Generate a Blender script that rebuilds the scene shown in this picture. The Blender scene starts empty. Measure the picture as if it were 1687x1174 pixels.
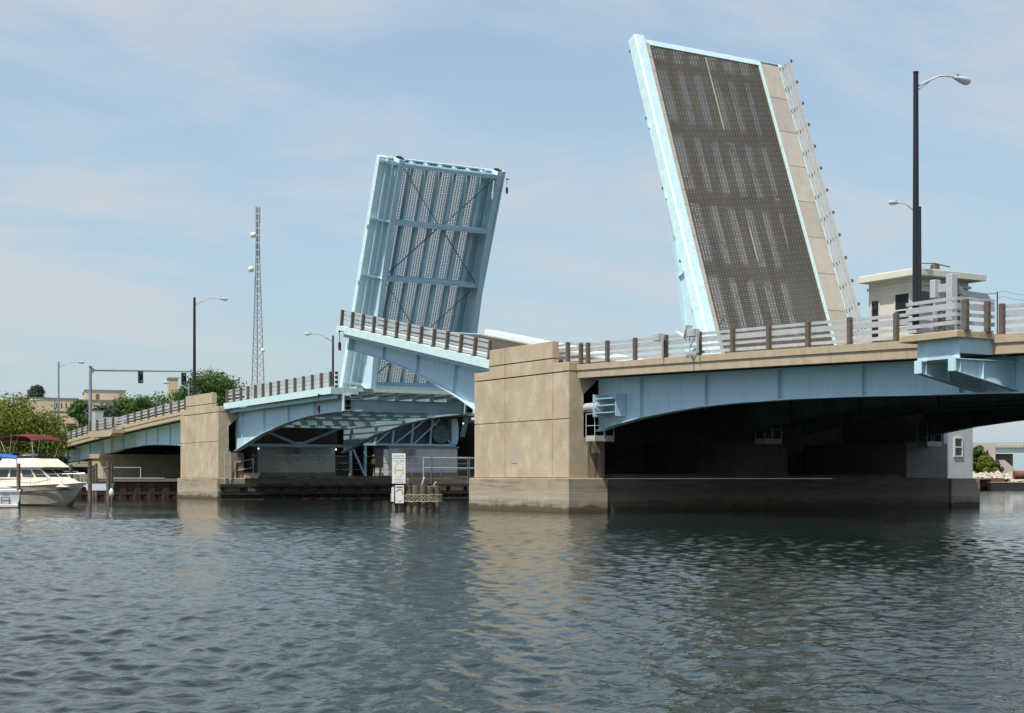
import bpy, math, random
import numpy as np
from mathutils import Vector, Matrix
R = math.radians
random.seed(7)
rng = np.random.default_rng(5)
S = bpy.context.scene
COL = S.collection

# ---------------------------------------------------------------- camera
FPX = 2400.0                       # focal length in photograph pixels (1687 wide)
PHI = R(30.67)
CAM = Vector((62.04, -40.10, 1.75))
DV = Vector((-math.cos(PHI), math.sin(PHI), 0))
RV = Vector((math.sin(PHI), math.cos(PHI), 0))
cam = bpy.data.cameras.new('camera')
cam.sensor_width = 36.0
cam.lens = 36.0 * FPX / 1687.0
cam.shift_y = 200.5 / 1687.0
cam.clip_end = 9000
cam.clip_start = 0.1
camo = bpy.data.objects.new('camera', cam)
camo.location = CAM
camo.rotation_euler = DV.to_track_quat('-Z', 'Y').to_euler()
COL.objects.link(camo)
S.camera = camo

# ---------------------------------------------------------------- sky, sun, exposure
SUNV = Vector((0.40, -1.0, 2.0)).normalized()
W = bpy.data.worlds.new('World')
S.world = W
W.use_nodes = True
wn, wl = W.node_tree.nodes, W.node_tree.links
wn.clear()
def wnode(t, **k):
    n = wn.new(t)
    for a, b in k.items(): setattr(n, a, b)
    return n
wo = wnode('ShaderNodeOutputWorld'); bg = wnode('ShaderNodeBackground')
sky = wnode('ShaderNodeTexSky', sky_type='NISHITA', sun_disc=False)
sky.sun_elevation = math.asin(SUNV.z)
sky.sun_rotation = math.atan2(SUNV.x, SUNV.y)
sky.air_density = 1.0; sky.dust_density = 1.6; sky.ozone_density = 2.6; sky.altitude = 200
tc = wnode('ShaderNodeTexCoord')
sep = wnode('ShaderNodeSeparateXYZ'); wl.new(tc.outputs['Generated'], sep.inputs[0])
zp = wnode('ShaderNodeMath', operation='MAXIMUM'); wl.new(sep.outputs['Z'], zp.inputs[0]); zp.inputs[1].default_value = 0.0
za = wnode('ShaderNodeMath', operation='ADD'); wl.new(zp.outputs[0], za.inputs[0]); za.inputs[1].default_value = 0.16
dx = wnode('ShaderNodeMath', operation='DIVIDE'); wl.new(sep.outputs['X'], dx.inputs[0]); wl.new(za.outputs[0], dx.inputs[1])
dy = wnode('ShaderNodeMath', operation='DIVIDE'); wl.new(sep.outputs['Y'], dy.inputs[0]); wl.new(za.outputs[0], dy.inputs[1])
cmb = wnode('ShaderNodeCombineXYZ'); wl.new(dx.outputs[0], cmb.inputs[0]); wl.new(dy.outputs[0], cmb.inputs[1])
mp = wnode('ShaderNodeMapping'); mp.inputs['Rotation'].default_value = (0, 0, R(33)); mp.inputs['Scale'].default_value = (1.0, 0.5, 1)
mp.inputs['Location'].default_value = (8.2, 1.1, 0)
wl.new(cmb.outputs[0], mp.inputs[0])
n1 = wnode('ShaderNodeTexNoise'); n1.inputs['Scale'].default_value = 1.25; n1.inputs['Detail'].default_value = 9; n1.inputs['Roughness'].default_value = 0.62; n1.inputs['Distortion'].default_value = 0.7
wl.new(mp.outputs[0], n1.inputs[0])
cr = wnode('ShaderNodeValToRGB'); cr.color_ramp.elements[0].position = 0.42; cr.color_ramp.elements[1].position = 0.66
cr.color_ramp.interpolation = 'EASE'
wl.new(n1.outputs[0], cr.inputs[0])
cf = wnode('ShaderNodeMath', operation='MULTIPLY'); wl.new(cr.outputs[0], cf.inputs[0]); cf.inputs[1].default_value = 0.8
# the thin veil of haze low in the sky
hz = wnode('ShaderNodeMapRange'); wl.new(zp.outputs[0], hz.inputs[0])
hz.inputs[1].default_value = 0.0; hz.inputs[2].default_value = 0.40; hz.inputs[3].default_value = 0.9; hz.inputs[4].default_value = 0.22
mh = wnode('ShaderNodeMix', data_type='RGBA')
wl.new(hz.outputs[0], mh.inputs[0]); wl.new(sky.outputs[0], mh.inputs[6])
mh.inputs[7].default_value = (2.5, 3.25, 3.58, 1)
mx = wnode('ShaderNodeMix', data_type='RGBA')
wl.new(cf.outputs[0], mx.inputs[0]); wl.new(mh.outputs[2], mx.inputs[6])
mx.inputs[7].default_value = (3.3, 3.6, 3.85, 1)
wl.new(mx.outputs[2], bg.inputs[0])
bg.inputs[1].default_value = 0.15
wl.new(bg.outputs[0], wo.inputs[0])

sun = bpy.data.lights.new('sun', 'SUN'); sun.energy = 4.3; sun.angle = R(0.6); sun.color = (1.0, 0.94, 0.84)
suno = bpy.data.objects.new('sun', sun); suno.rotation_euler = (-SUNV).to_track_quat('-Z', 'Y').to_euler()
suno.location = (20, -30, 60); COL.objects.link(suno)

S.render.engine = 'CYCLES'
S.view_settings.view_transform = 'Standard'; S.view_settings.look = 'None'
S.view_settings.exposure = 0.28; S.view_settings.gamma = 1.0; S.view_settings.use_curve_mapping = False
S.cycles.max_bounces = 7; S.cycles.diffuse_bounces = 3; S.cycles.glossy_bounces = 4
S.cycles.use_denoising = True
S.cycles.sample_clamp_indirect = 6.0

# ---------------------------------------------------------------- helpers
def at(px, py, D):
    """world point seen at a photograph pixel, D metres in front of the camera"""
    p = CAM + DV * D + RV * ((px - 843.5) / FPX * D)
    p.z = CAM.z + (787.5 - py) / FPX * D
    return p

def prop(o, label=None, cat=None, group=None, kind=None):
    if label: o['label'] = label
    if cat: o['category'] = cat
    if group: o['group'] = group
    if kind: o['kind'] = kind
    return o

def thing(name, label, cat, loc=(0, 0, 0), rz=0.0, group=None):
    o = bpy.data.objects.new(name, None); o.location = loc; o.rotation_euler = (0, 0, rz)
    o.empty_display_size = 0.5
    COL.objects.link(o)
    return prop(o, label, cat, group)

class MB:
    def __init__(s): s.v = []; s.f = []; s.mi = []; s.cur = 0
    def add(s, vs, fs):
        n = len(s.v); s.v += [tuple(v) for v in vs]
        for f in fs: s.f.append(tuple(i + n for i in f)); s.mi.append(s.cur)
        return s
    def box(s, x0, x1, y0, y1, z0, z1):
        if x1 < x0: x0, x1 = x1, x0
        if y1 < y0: y0, y1 = y1, y0
        if z1 < z0: z0, z1 = z1, z0
        return s.add([(x0,y0,z0),(x1,y0,z0),(x1,y1,z0),(x0,y1,z0),(x0,y0,z1),(x1,y0,z1),(x1,y1,z1),(x0,y1,z1)],
                     [(3,2,1,0),(4,5,6,7),(0,1,5,4),(1,2,6,5),(2,3,7,6),(3,0,4,7)])
    def bev(s, x0, x1, y0, y1, z0, z1, b=0.03):
        """a box whose front, side and top arrises are chamfered"""
        pts = [(x0+b,y0),(x1-b,y0),(x1,y0+b),(x1,y1-b),(x1-b,y1),(x0+b,y1),(x0,y1-b),(x0,y0+b)]
        cx, cy = (x0+x1)/2, (y0+y1)/2
        def ins(p, k): return (p[0] + (k if p[0] < cx else -k), p[1] + (k if p[1] < cy else -k))
        vs = [(ins(p,b)[0], ins(p,b)[1], z0) for p in pts] + [(p[0],p[1],z0+b) for p in pts] + [(p[0],p[1],z1-b) for p in pts] + [(ins(p,b)[0], ins(p,b)[1], z1) for p in pts]
        fs = [tuple(range(7,-1,-1)), tuple(range(24,32))]
        for r in range(3):
            for i in range(8): fs.append((r*8+i, r*8+(i+1)%8, r*8+8+(i+1)%8, r*8+8+i))
        return s.add(vs, fs)
    def prism(s, poly, axis, a, b):
        """polygon (2-D) pushed along axis from a to b; poly axes follow in x,y,z order"""
        n = len(poly)
        def P(p, t):
            return (t,p[0],p[1]) if axis == 'x' else (p[0],t,p[1]) if axis == 'y' else (p[0],p[1],t)
        vs = [P(p,a) for p in poly] + [P(p,b) for p in poly]
        fs = [tuple(range(n-1,-1,-1)), tuple(range(n,2*n))] + [(i,(i+1)%n,n+(i+1)%n,n+i) for i in range(n)]
        return s.add(vs, fs)
    def bar(s, p, q, w, h=None, up=(0,0,1)):
        """rectangular bar from p to q, w across, h along up"""
        h = w if h is None else h
        p, q = Vector(p), Vector(q); d = (q-p).normalized(); u = Vector(up)
        if abs(d.dot(u)) > .98: u = Vector((0,1,0)) if abs(d.y) < .9 else Vector((1,0,0))
        a = d.cross(u).normalized(); u = a.cross(d).normalized()
        vs = []
        for c in (p, q):
            for i, j in ((-1,-1),(1,-1),(1,1),(-1,1)): vs.append(c + a*(w/2*i) + u*(h/2*j))
        return s.add(vs, [(3,2,1,0),(4,5,6,7),(0,1,5,4),(1,2,6,5),(2,3,7,6),(3,0,4,7)])
    def tube(s, p, q, r0, r1=None, n=10, cap=True):
        r1 = r0 if r1 is None else r1
        p, q = Vector(p), Vector(q); d = (q-p).normalized()
        u = Vector((0,0,1)) if abs(d.z) < .95 else Vector((1,0,0))
        a = d.cross(u).normalized(); u = a.cross(d).normalized()
        vs = []
        for c, r in ((p,r0),(q,r1)):
            for i in range(n):
                t = 2*math.pi*i/n; vs.append(c + a*(r*math.cos(t)) + u*(r*math.sin(t)))
        fs = [(i,(i+1)%n,n+(i+1)%n,n+i) for i in range(n)]
        if cap: fs += [tuple(range(n-1,-1,-1)), tuple(range(n,2*n))]
        return s.add(vs, fs)
    def path(s, pts, r, n=8):
        for p, q in zip(pts[:-1], pts[1:]): s.tube(p, q, r, r, n)
        return s
    def lathe(s, prof, c=(0,0,0), n=16, sx=1, sy=1):
        c = Vector(c); m = len(prof); vs = []
        for r, z in prof:
            for i in range(n):
                t = 2*math.pi*i/n; vs.append((c.x+r*math.cos(t)*sx, c.y+r*math.sin(t)*sy, c.z+z))
        fs = [(j*n+i, j*n+(i+1)%n, (j+1)*n+(i+1)%n, (j+1)*n+i) for j in range(m-1) for i in range(n)]
        fs += [tuple(range(n-1,-1,-1)), tuple(range((m-1)*n, m*n))]
        return s.add(vs, fs)
    def strip(s, st, y0, y1):
        """stations (x, zlow, zhigh) joined into a bent slab between y0 and y1"""
        vs = []
        for x, a, b in st: vs += [(x,y0,a),(x,y1,a),(x,y1,b),(x,y0,b)]
        fs = []
        for i in range(len(st)-1):
            k = 4*i
            for j in range(4): fs.append((k+j, k+(j+1)%4, k+4+(j+1)%4, k+4+j))
        fs += [(3,2,1,0), tuple(4*(len(st)-1)+j for j in range(4))]
        return s.add(vs, fs)
    def build(s, name, mat, parent=None, sx=1, sy=1, smooth=False, kind=None, label=None):
        me = bpy.data.meshes.new(name)
        v = s.v if sx == 1 and sy == 1 else [(x*sx, y*sy, z) for x, y, z in s.v]
        f = s.f if sx*sy > 0 else [tuple(reversed(q)) for q in s.f]
        me.from_pydata(v, [], f)
        for m in (mat if isinstance(mat, (list, tuple)) else [mat]): me.materials.append(m)
        if isinstance(mat, (list, tuple)): me.polygons.foreach_set('material_index', s.mi)
        if smooth: me.polygons.foreach_set('use_smooth', [True]*len(me.polygons))
        me.update()
        return link(name, me, parent, kind, label)

def link(name, me, parent=None, kind=None, label=None, loc=None):
    o = bpy.data.objects.new(name, me); COL.objects.link(o)
    if parent is not None: o.parent = parent
    if loc is not None: o.location = loc
    if kind: o['kind'] = kind
    if label: o['label'] = label
    return o

def copy_tree(o, parent=None):
    c = o.copy(); COL.objects.link(c); c.parent = parent
    for ch in o.children: copy_tree(ch, c)
    return c

# ---------------------------------------------------------------- materials
def mat(name, col, rough=0.6, col2=None, scale=1.5, detail=6, lo=.35, hi=.7, bump=0.0, bscale=12.0, metal=0.0,
        streak=None, streak_amt=.5, streak_scale=(2.2, 2.2, .12), streak_lo=.52, streak_hi=.75, spec=.4, coord='Object', spots=None, spot_scale=3.0, spot_lo=.66, spot_hi=.74, spot_amt=.6):
    m = bpy.data.materials.new(name); m.use_nodes = True
    N, L = m.node_tree.nodes, m.node_tree.links
    b = N['Principled BSDF']; b.inputs['Roughness'].default_value = rough; b.inputs['Metallic'].default_value = metal
    b.inputs['Specular IOR Level'].default_value = spec
    b.inputs['Base Color'].default_value = (*col, 1)
    t = N.new('ShaderNodeTexCoord')
    src = None
    if col2 is not None:
        n = N.new('ShaderNodeTexNoise'); n.inputs['Scale'].default_value = scale; n.inputs['Detail'].default_value = detail; n.inputs['Roughness'].default_value = .62
        L.new(t.outputs[coord], n.inputs[0])
        r = N.new('ShaderNodeMapRange'); r.inputs[1].default_value = lo; r.inputs[2].default_value = hi; L.new(n.outputs[0], r.inputs[0])
        x = N.new('ShaderNodeMix'); x.data_type = 'RGBA'; L.new(r.outputs[0], x.inputs[0])
        x.inputs[6].default_value = (*col, 1); x.inputs[7].default_value = (*col2, 1)
        src = x.outputs[2]
    if streak is not None:
        g = N.new('ShaderNodeMapping'); g.inputs['Scale'].default_value = streak_scale; L.new(t.outputs[coord], g.inputs[0])
        n = N.new('ShaderNodeTexNoise'); n.inputs['Scale'].default_value = 2.0; n.inputs['Detail'].default_value = 5; n.inputs['Roughness'].default_value = .6; L.new(g.outputs[0], n.inputs[0])
        r = N.new('ShaderNodeMapRange'); r.inputs[1].default_value = streak_lo; r.inputs[2].default_value = streak_hi; r.inputs[4].default_value = streak_amt; L.new(n.outputs[0], r.inputs[0])
        x = N.new('ShaderNodeMix'); x.data_type = 'RGBA'; L.new(r.outputs[0], x.inputs[0])
        if src is not None: L.new(src, x.inputs[6])
        else: x.inputs[6].default_value = (*col, 1)
        x.inputs[7].default_value = (*streak, 1); src = x.outputs[2]
    if spots is not None:
        g = N.new('ShaderNodeMapping'); g.inputs['Scale'].default_value = (1, 1, .45); g.inputs['Location'].default_value = (3.1, 7.7, 1.3); L.new(t.outputs[coord], g.inputs[0])
        n = N.new('ShaderNodeTexNoise'); n.inputs['Scale'].default_value = spot_scale; n.inputs['Detail'].default_value = 8; n.inputs['Roughness'].default_value = .68; L.new(g.outputs[0], n.inputs[0])
        r = N.new('ShaderNodeMapRange'); r.inputs[1].default_value = spot_lo; r.inputs[2].default_value = spot_hi; r.inputs[4].default_value = spot_amt; L.new(n.outputs[0], r.inputs[0])
        x = N.new('ShaderNodeMix'); x.data_type = 'RGBA'; L.new(r.outputs[0], x.inputs[0])
        if src is not None: L.new(src, x.inputs[6])
        else: x.inputs[6].default_value = (*col, 1)
        x.inputs[7].default_value = (*spots, 1); src = x.outputs[2]
    if src is not None: L.new(src, b.inputs['Base Color'])
    if bump:
        n = N.new('ShaderNodeTexNoise'); n.inputs['Scale'].default_value = bscale; n.inputs['Detail'].default_value = 6; L.new(t.outputs[coord], n.inputs[0])
        u = N.new('ShaderNodeBump'); u.inputs['Strength'].default_value = bump; u.inputs['Distance'].default_value = .02; L.new(n.outputs[0], u.inputs['Height']); L.new(u.outputs[0], b.inputs['Normal'])
    m['src'] = 1
    return m

M = {}
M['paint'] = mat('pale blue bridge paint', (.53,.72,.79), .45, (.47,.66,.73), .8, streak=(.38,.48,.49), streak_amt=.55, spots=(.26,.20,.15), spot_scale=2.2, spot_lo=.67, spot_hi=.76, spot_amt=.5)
M['steel_shade'] = mat('shade-darkened under-deck steel', (.13,.17,.18), .7, (.085,.11,.115), .9, streak=(.09,.07,.05), streak_amt=.5)  # bridge steel darkened in colour to stand for the shade under the decks
M['paintw'] = mat('weathered pale blue paint', (.64,.83,.84), .5, (.56,.76,.78), 2.0, streak=(.34,.42,.40), streak_amt=.4, spots=(.24,.20,.16), spot_scale=2.6, spot_lo=.66, spot_hi=.74, spot_amt=.55)
M['conc'] = mat('tan pier concrete', (.50,.405,.275), .85, (.40,.32,.215), .7, lo=.42, hi=.72, bump=.4, bscale=9, streak=(.62,.55,.43), streak_amt=.6, streak_scale=(.55,.55,.42), streak_lo=.5, streak_hi=.68, spots=(.24,.19,.13), spot_scale=1.3, spot_lo=.58, spot_hi=.74, spot_amt=.45)
M['conc2'] = mat('tan fascia concrete', (.50,.405,.28), .85, (.41,.33,.225), 1.6, bump=.3, bscale=10, streak=(.28,.225,.155), streak_amt=.45, streak_scale=(1.4,1.4,.2))
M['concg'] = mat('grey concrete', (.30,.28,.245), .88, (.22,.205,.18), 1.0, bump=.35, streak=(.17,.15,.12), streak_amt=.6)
M['concd'] = mat('shade-darkened concrete', (.15,.135,.11), .9, (.09,.08,.065), .8, bump=.35, streak=(.06,.05,.04), streak_amt=.7)  # concrete with the dimness of pits and recesses put into its dark colour
M['rustc'] = mat('rust stained concrete', (.36,.30,.22), .88, (.27,.22,.16), 1.2, bump=.35, streak=(.20,.095,.045), streak_amt=.85, streak_scale=(2.5,2.5,.25), streak_lo=.42, streak_hi=.6)
M['walk'] = mat('sidewalk concrete', (.47,.425,.36), .88, (.40,.36,.305), 1.3, bump=.25, streak=(.30,.26,.21), streak_amt=.4, streak_scale=(.5,2.5,2.5))
M['walk2'] = mat('darker sidewalk concrete', (.42,.38,.32), .88, (.36,.325,.275), 1.3, bump=.25)
M['grate'] = mat('rusty open steel grating', (.25,.225,.185), .75, (.19,.17,.14), .45, lo=.4, hi=.62, streak=(.22,.16,.10), streak_amt=.6, streak_scale=(.12,.9,1), streak_lo=.5, streak_hi=.62)
M['galv'] = mat('galvanised steel', (.52,.54,.54), .5, (.42,.44,.45), 4.0, metal=.15)
M['post'] = mat('brown weathering steel post', (.16,.125,.095), .8, (.10,.08,.065), 5.0)
M['black'] = mat('black painted steel', (.014,.016,.02), .45, (.02,.022,.026), 3)
M['rubber'] = mat('black rubber', (.012,.012,.012), .8)
M['lampw'] = mat('pale lamp housing', (.62,.64,.62), .4, (.52,.54,.53), 5)
M['wood'] = mat('weathered timber pile', (.15,.115,.085), .85, (.065,.05,.038), 3.0, bump=.5, bscale=15, streak=(.33,.28,.22), streak_amt=.6, streak_scale=(5,5,.3))
M['wooddark'] = mat('dark fender timber', (.055,.045,.036), .85, (.03,.025,.02), 2.0, bump=.4)
M['rope'] = mat('tan mooring rope', (.42,.36,.26), .9, (.25,.21,.15), 9)
M['house'] = mat('cream painted wall', (.62,.605,.53), .7, (.55,.535,.47), 1.2, streak=(.45,.43,.37), streak_amt=.35)
M['roofed'] = mat('cream roof edge', (.66,.66,.57), .6, (.58,.58,.50), 1.5)
M['roomw'] = mat('whitewashed block wall', (.60,.61,.59), .8, (.50,.51,.49), 1.2, streak=(.32,.31,.27), streak_amt=.4)
M['glass'] = mat('dark window glass', (.015,.02,.025), .06, spec=.7)
M['white'] = mat('white paint', (.78,.78,.75), .45, (.68,.68,.65), 5)
M['hull'] = mat('ivory gelcoat', (.46,.41,.32), .3, (.40,.355,.275), 1.5)
M['hullw'] = mat('white gelcoat', (.76,.69,.56), .3, (.68,.62,.50), 1.5)
M['hullb'] = mat('pale grey gelcoat', (.66,.70,.73), .3, (.60,.64,.67), 1.5)
M['canvas'] = mat('dark red canvas', (.15,.022,.022), .85, (.11,.016,.016), 4)
M['blue'] = mat('blue canvas', (.03,.13,.42), .8)
M['chrome'] = mat('polished rail', (.75,.75,.74), .2, metal=.9)
M['dark'] = mat('dark trim', (.03,.028,.026), .6)
M['red'] = mat('red lantern glass', (.30,.012,.03), .3)
M['rust'] = mat('rusty sheet pile', (.085,.042,.03), .85, (.05,.03,.023), .8, bump=.4, streak=(.055,.045,.035), streak_amt=.7, streak_scale=(1.5,1.5,.25))
M['brick'] = mat('tan brick', (.60,.47,.34), .85, (.54,.42,.30), .25)
M['bark'] = mat('bark', (.10,.08,.06), .9, (.06,.05,.04), 6, bump=.5)
M['soil'] = mat('bank soil and grass', (.10,.12,.05), .95, (.17,.15,.09), .25, bump=.4, bscale=3)
M['rock'] = mat('pale limestone', (.45,.41,.34), .9, (.33,.30,.25), 1.5, bump=.5)
M['barge'] = mat('rust red barge steel', (.22,.07,.045), .8, (.14,.05,.035), 1.0, streak=(.10,.08,.07), streak_amt=.6)
M['steelg'] = mat('grey tower steel', (.26,.28,.30), .6, (.20,.22,.24), 2)
M['vest'] = mat('high visibility vest', (.70,.42,.06), .7, (.78,.55,.10), 6)
M['cloth'] = mat('dark work clothes', (.03,.035,.05), .9)
M['skin'] = mat('skin', (.42,.25,.17), .6)
M['yellow'] = mat('yellow paint', (.72,.55,.03), .5)
M['signred'] = mat('sign red', (.42,.06,.05), .5)
M['ink'] = mat('sign ink', (.17,.17,.18), .6)
M['asphalt'] = mat('asphalt', (.06,.058,.055), .9, (.045,.044,.042), 3)
M['farpaint'] = mat('far bridge girder', (.55,.60,.62), .6)

def mat_base(k=1.0):
    """pier base: tan concrete with a pale scoured band and brown weed where the water laps"""
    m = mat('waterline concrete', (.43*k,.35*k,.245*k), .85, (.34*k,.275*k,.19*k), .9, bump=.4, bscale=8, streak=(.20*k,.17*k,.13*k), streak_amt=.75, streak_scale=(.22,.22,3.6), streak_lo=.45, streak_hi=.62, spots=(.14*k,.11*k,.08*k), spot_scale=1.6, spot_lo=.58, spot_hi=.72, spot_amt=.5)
    N, L = m.node_tree.nodes, m.node_tree.links; b = N['Principled BSDF']
    prev = b.inputs['Base Color'].links[0].from_socket
    t = [n for n in N if n.type == 'TEX_COORD'][0]
    sp = N.new('ShaderNodeSeparateXYZ'); L.new(t.outputs['Object'], sp.inputs[0])
    nz = N.new('ShaderNodeTexNoise'); nz.inputs['Scale'].default_value = 1.6; nz.inputs['Detail'].default_value = 5; L.new(t.outputs['Object'], nz.inputs[0])
    ad = N.new('ShaderNodeMath'); ad.operation = 'MULTIPLY_ADD'; L.new(nz.outputs[0], ad.inputs[0]); ad.inputs[1].default_value = .55; L.new(sp.outputs['Z'], ad.inputs[2])
    r = N.new('ShaderNodeValToRGB'); L.new(ad.outputs[0], r.inputs[0])
    e = r.color_ramp.elements; e[0].position = .0; e[0].color = (1,1,1,1); e[1].position = .75; e[1].color = (0,0,0,1)
    q = e.new(.52); q.color = (.85,.85,.85,1); q = e.new(.62); q.color = (.25,.25,.25,1)
    x = N.new('ShaderNodeMix'); x.data_type = 'RGBA'; L.new(r.outputs[0], x.inputs[0]); L.new(prev, x.inputs[6]); x.inputs[7].default_value = (.085,.056,.028,1)
    r2 = N.new('ShaderNodeValToRGB'); L.new(ad.outputs[0], r2.inputs[0]); e = r2.color_ramp.elements
    e[0].position = .78; e[0].color = (0,0,0,1); e[1].position = .98; e[1].color = (.6,.6,.6,1); q = e.new(1.0); q.color = (.5,.5,.5,1)
    r3 = N.new('ShaderNodeMapRange'); L.new(sp.outputs['Z'], r3.inputs[0]); r3.inputs[1].default_value = .8; r3.inputs[2].default_value = 1.3; r3.inputs[3].default_value = 1; r3.inputs[4].default_value = 0
    ml = N.new('ShaderNodeMath'); ml.operation = 'MULTIPLY'; L.new(r2.outputs[0], ml.inputs[0]); L.new(r3.outputs[0], ml.inputs[1])
    x2 = N.new('ShaderNodeMix'); x2.data_type = 'RGBA'; L.new(ml.outputs[0], x2.inputs[0]); L.new(x.outputs[2], x2.inputs[6]); x2.inputs[7].default_value = (.50*k,.455*k,.37*k,1)
    L.new(x2.outputs[2], b.inputs['Base Color'])
    return m
M['base'] = mat_base(); M['base_shade'] = mat_base(.42)  # second copy scaled darker, painting in the shade beneath the spans

def mat_leaf(name, c1, c2):
    m = bpy.data.materials.new(name); m.use_nodes = True
    N, L = m.node_tree.nodes, m.node_tree.links; b = N['Principled BSDF']; b.inputs['Roughness'].default_value = .6; b.inputs['Specular IOR Level'].default_value = .25
    t = N.new('ShaderNodeTexCoord'); n = N.new('ShaderNodeTexNoise'); n.inputs['Scale'].default_value = .55; n.inputs['Detail'].default_value = 8; n.inputs['Roughness'].default_value = .7
    L.new(t.outputs['Object'], n.inputs[0])
    r = N.new('ShaderNodeMapRange'); r.inputs[1].default_value = .38; r.inputs[2].default_value = .64; L.new(n.outputs[0], r.inputs[0])
    x = N.new('ShaderNodeMix'); x.data_type = 'RGBA'; x.inputs[6].default_value = (*c1, 1); x.inputs[7].default_value = (*c2, 1); L.new(r.outputs[0], x.inputs[0]); L.new(x.outputs[2], b.inputs['Base Color'])
    tr = N.new('ShaderNodeBsdfTranslucent'); L.new(x.outputs[2], tr.inputs[0])
    ms = N.new('ShaderNodeMixShader'); ms.inputs[0].default_value = .3; L.new(b.outputs[0], ms.inputs[1]); L.new(tr.outputs[0], ms.inputs[2])
    L.new(ms.outputs[0], N['Material Output'].inputs[0])
    return m
M['leafy'] = mat_leaf('yellow green leaves', (.085,.125,.016), (.23,.245,.035))
M['leafg'] = mat_leaf('fresh green leaves', (.045,.10,.022), (.10,.17,.04))
M['leafd'] = mat_leaf('dark blue green leaves', (.03,.055,.034), (.055,.09,.05))

def mat_water():
    m = bpy.data.materials.new('river water'); m.use_nodes = True
    N, L = m.node_tree.nodes, m.node_tree.links; b = N['Principled BSDF']
    b.inputs['Base Color'].default_value = (.012,.021,.017, 1); b.inputs['Roughness'].default_value = .03; b.inputs['IOR'].default_value = 1.333
    b.inputs['Specular IOR Level'].default_value = .4
    t = N.new('ShaderNodeNewGeometry')
    g = N.new('ShaderNodeMapping'); g.inputs['Rotation'].default_value = (0,0,R(-25)); g.inputs['Scale'].default_value = (1,.8,1); L.new(t.outputs['Position'], g.inputs[0])
    n = N.new('ShaderNodeTexNoise'); n.inputs['Scale'].default_value = 11.0; n.inputs['Detail'].default_value = 3; n.inputs['Roughness'].default_value = .5; L.new(g.outputs[0], n.inputs[0])
    # wind patches: rougher and calmer water
    p = N.new('ShaderNodeTexNoise'); p.inputs['Scale'].default_value = .055; p.inputs['Detail'].default_value = 3; L.new(t.outputs['Position'], p.inputs[0])
    pr = N.new('ShaderNodeMapRange'); pr.inputs[1].default_value = .4; pr.inputs[2].default_value = .62; pr.inputs[3].default_value = .18; pr.inputs[4].default_value = .6; L.new(p.outputs[0], pr.inputs[0])
    u = N.new('ShaderNodeBump'); u.inputs['Distance'].default_value = .02; L.new(pr.outputs[0], u.inputs['Strength']); L.new(n.outputs[0], u.inputs['Height'])
    L.new(u.outputs[0], b.inputs['Normal'])
    return m
M['water'] = mat_water()

# ---------------------------------------------------------------- water: one sheet, finely waved around the bridge
def make_water():
    def steps(a, b, s0, s1):
        out = [a]; 
        while out[-1] < b: out.append(out[-1] + s0 + (s1-s0)*(out[-1]-a)/(b-a))
        return out
    rows = np.array(steps(7, 26, .046, .062) + steps(26.06, 62, .07, .22) + steps(62.25, 190, .3, .9))
    half = steps(0, 10, .05, .055) + steps(10.06, 30, .08, .2) + steps(30.3, 75, .4, .8)
    cols = np.array([-c for c in half[:0:-1]] + half)
    DD, XX = np.meshgrid(rows, cols, indexing='ij')
    X = CAM.x + DV.x*DD + RV.x*XX; Y = CAM.y + DV.y*DD + RV.y*XX
    H = np.zeros_like(X)
    nw = 140
    wind = R(62)
    sp = np.gradient(rows)[:, None]
    for i in range(nw):
        lam = .095 * (.95/.095) ** rng.random()
        th = wind + rng.normal(0, .95)
        k = 2*math.pi/lam
        amp = .0255*lam/6.283 * (0.6 + .8*rng.random()) * (1 if lam < .4 else (.4/lam)**.35)
        fade = np.clip((lam/sp - 2.0)/1.5, 0, 1)
        ph = k*(X*math.cos(th)+Y*math.sin(th)) + rng.random()*6.28
        ph = ph + 1.3*np.sin(.9*X*math.sin(i) + .9*Y*math.cos(i*1.7) + i) + .8*np.sin(.23*X + .31*Y + i)
        H += amp*fade*np.sin(ph)
    patch = 0.95 + .3*np.sin(.16*X+.09*Y+1.0)*np.sin(.07*X-.17*Y+.5) + .18*np.sin(.05*X+.31*Y)*np.sin(.27*X-.06*Y+2)
    calm = 1/(1+np.exp(-((.51*(X-62.04)+.86*(Y+40.1))-3.0)/4.0))
    H *= patch*(1-.45*calm)
    nr, nc = X.shape
    co = np.stack([X, Y, H], -1).reshape(-1, 3)
    idx = np.arange(nr*nc).reshape(nr, nc)
    q = np.stack([idx[:-1,:-1], idx[:-1,1:], idx[1:,1:], idx[1:,:-1]], -1).reshape(-1, 4)
    # far sheet that carries the river to the horizon, a hand's breadth lower
    n0 = len(co)
    far = np.array([(-6000,-6000,-.22),(6000,-6000,-.22),(6000,6000,-.22),(-6000,6000,-.22)])
    co = np.vstack([co, far]); q = np.vstack([q, [[n0, n0+1, n0+2, n0+3]]])
    me = bpy.data.meshes.new('water')
    me.vertices.add(len(co)); me.vertices.foreach_set('co', co.ravel())
    me.loops.add(q.size); me.loops.foreach_set('vertex_index', q.ravel().astype(np.int32))
    me.polygons.add(len(q)); me.polygons.foreach_set('loop_start', np.arange(0, q.size, 4, dtype=np.int32)); me.polygons.foreach_set('loop_total', np.full(len(q), 4, dtype=np.int32))
    me.polygons.foreach_set('use_smooth', np.ones(len(q), dtype=bool))
    me.materials.append(M['water']); me.update(calc_edges=True)
    prop(link('water', me), 'dark rippled river water', kind='structure')
make_water()

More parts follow.
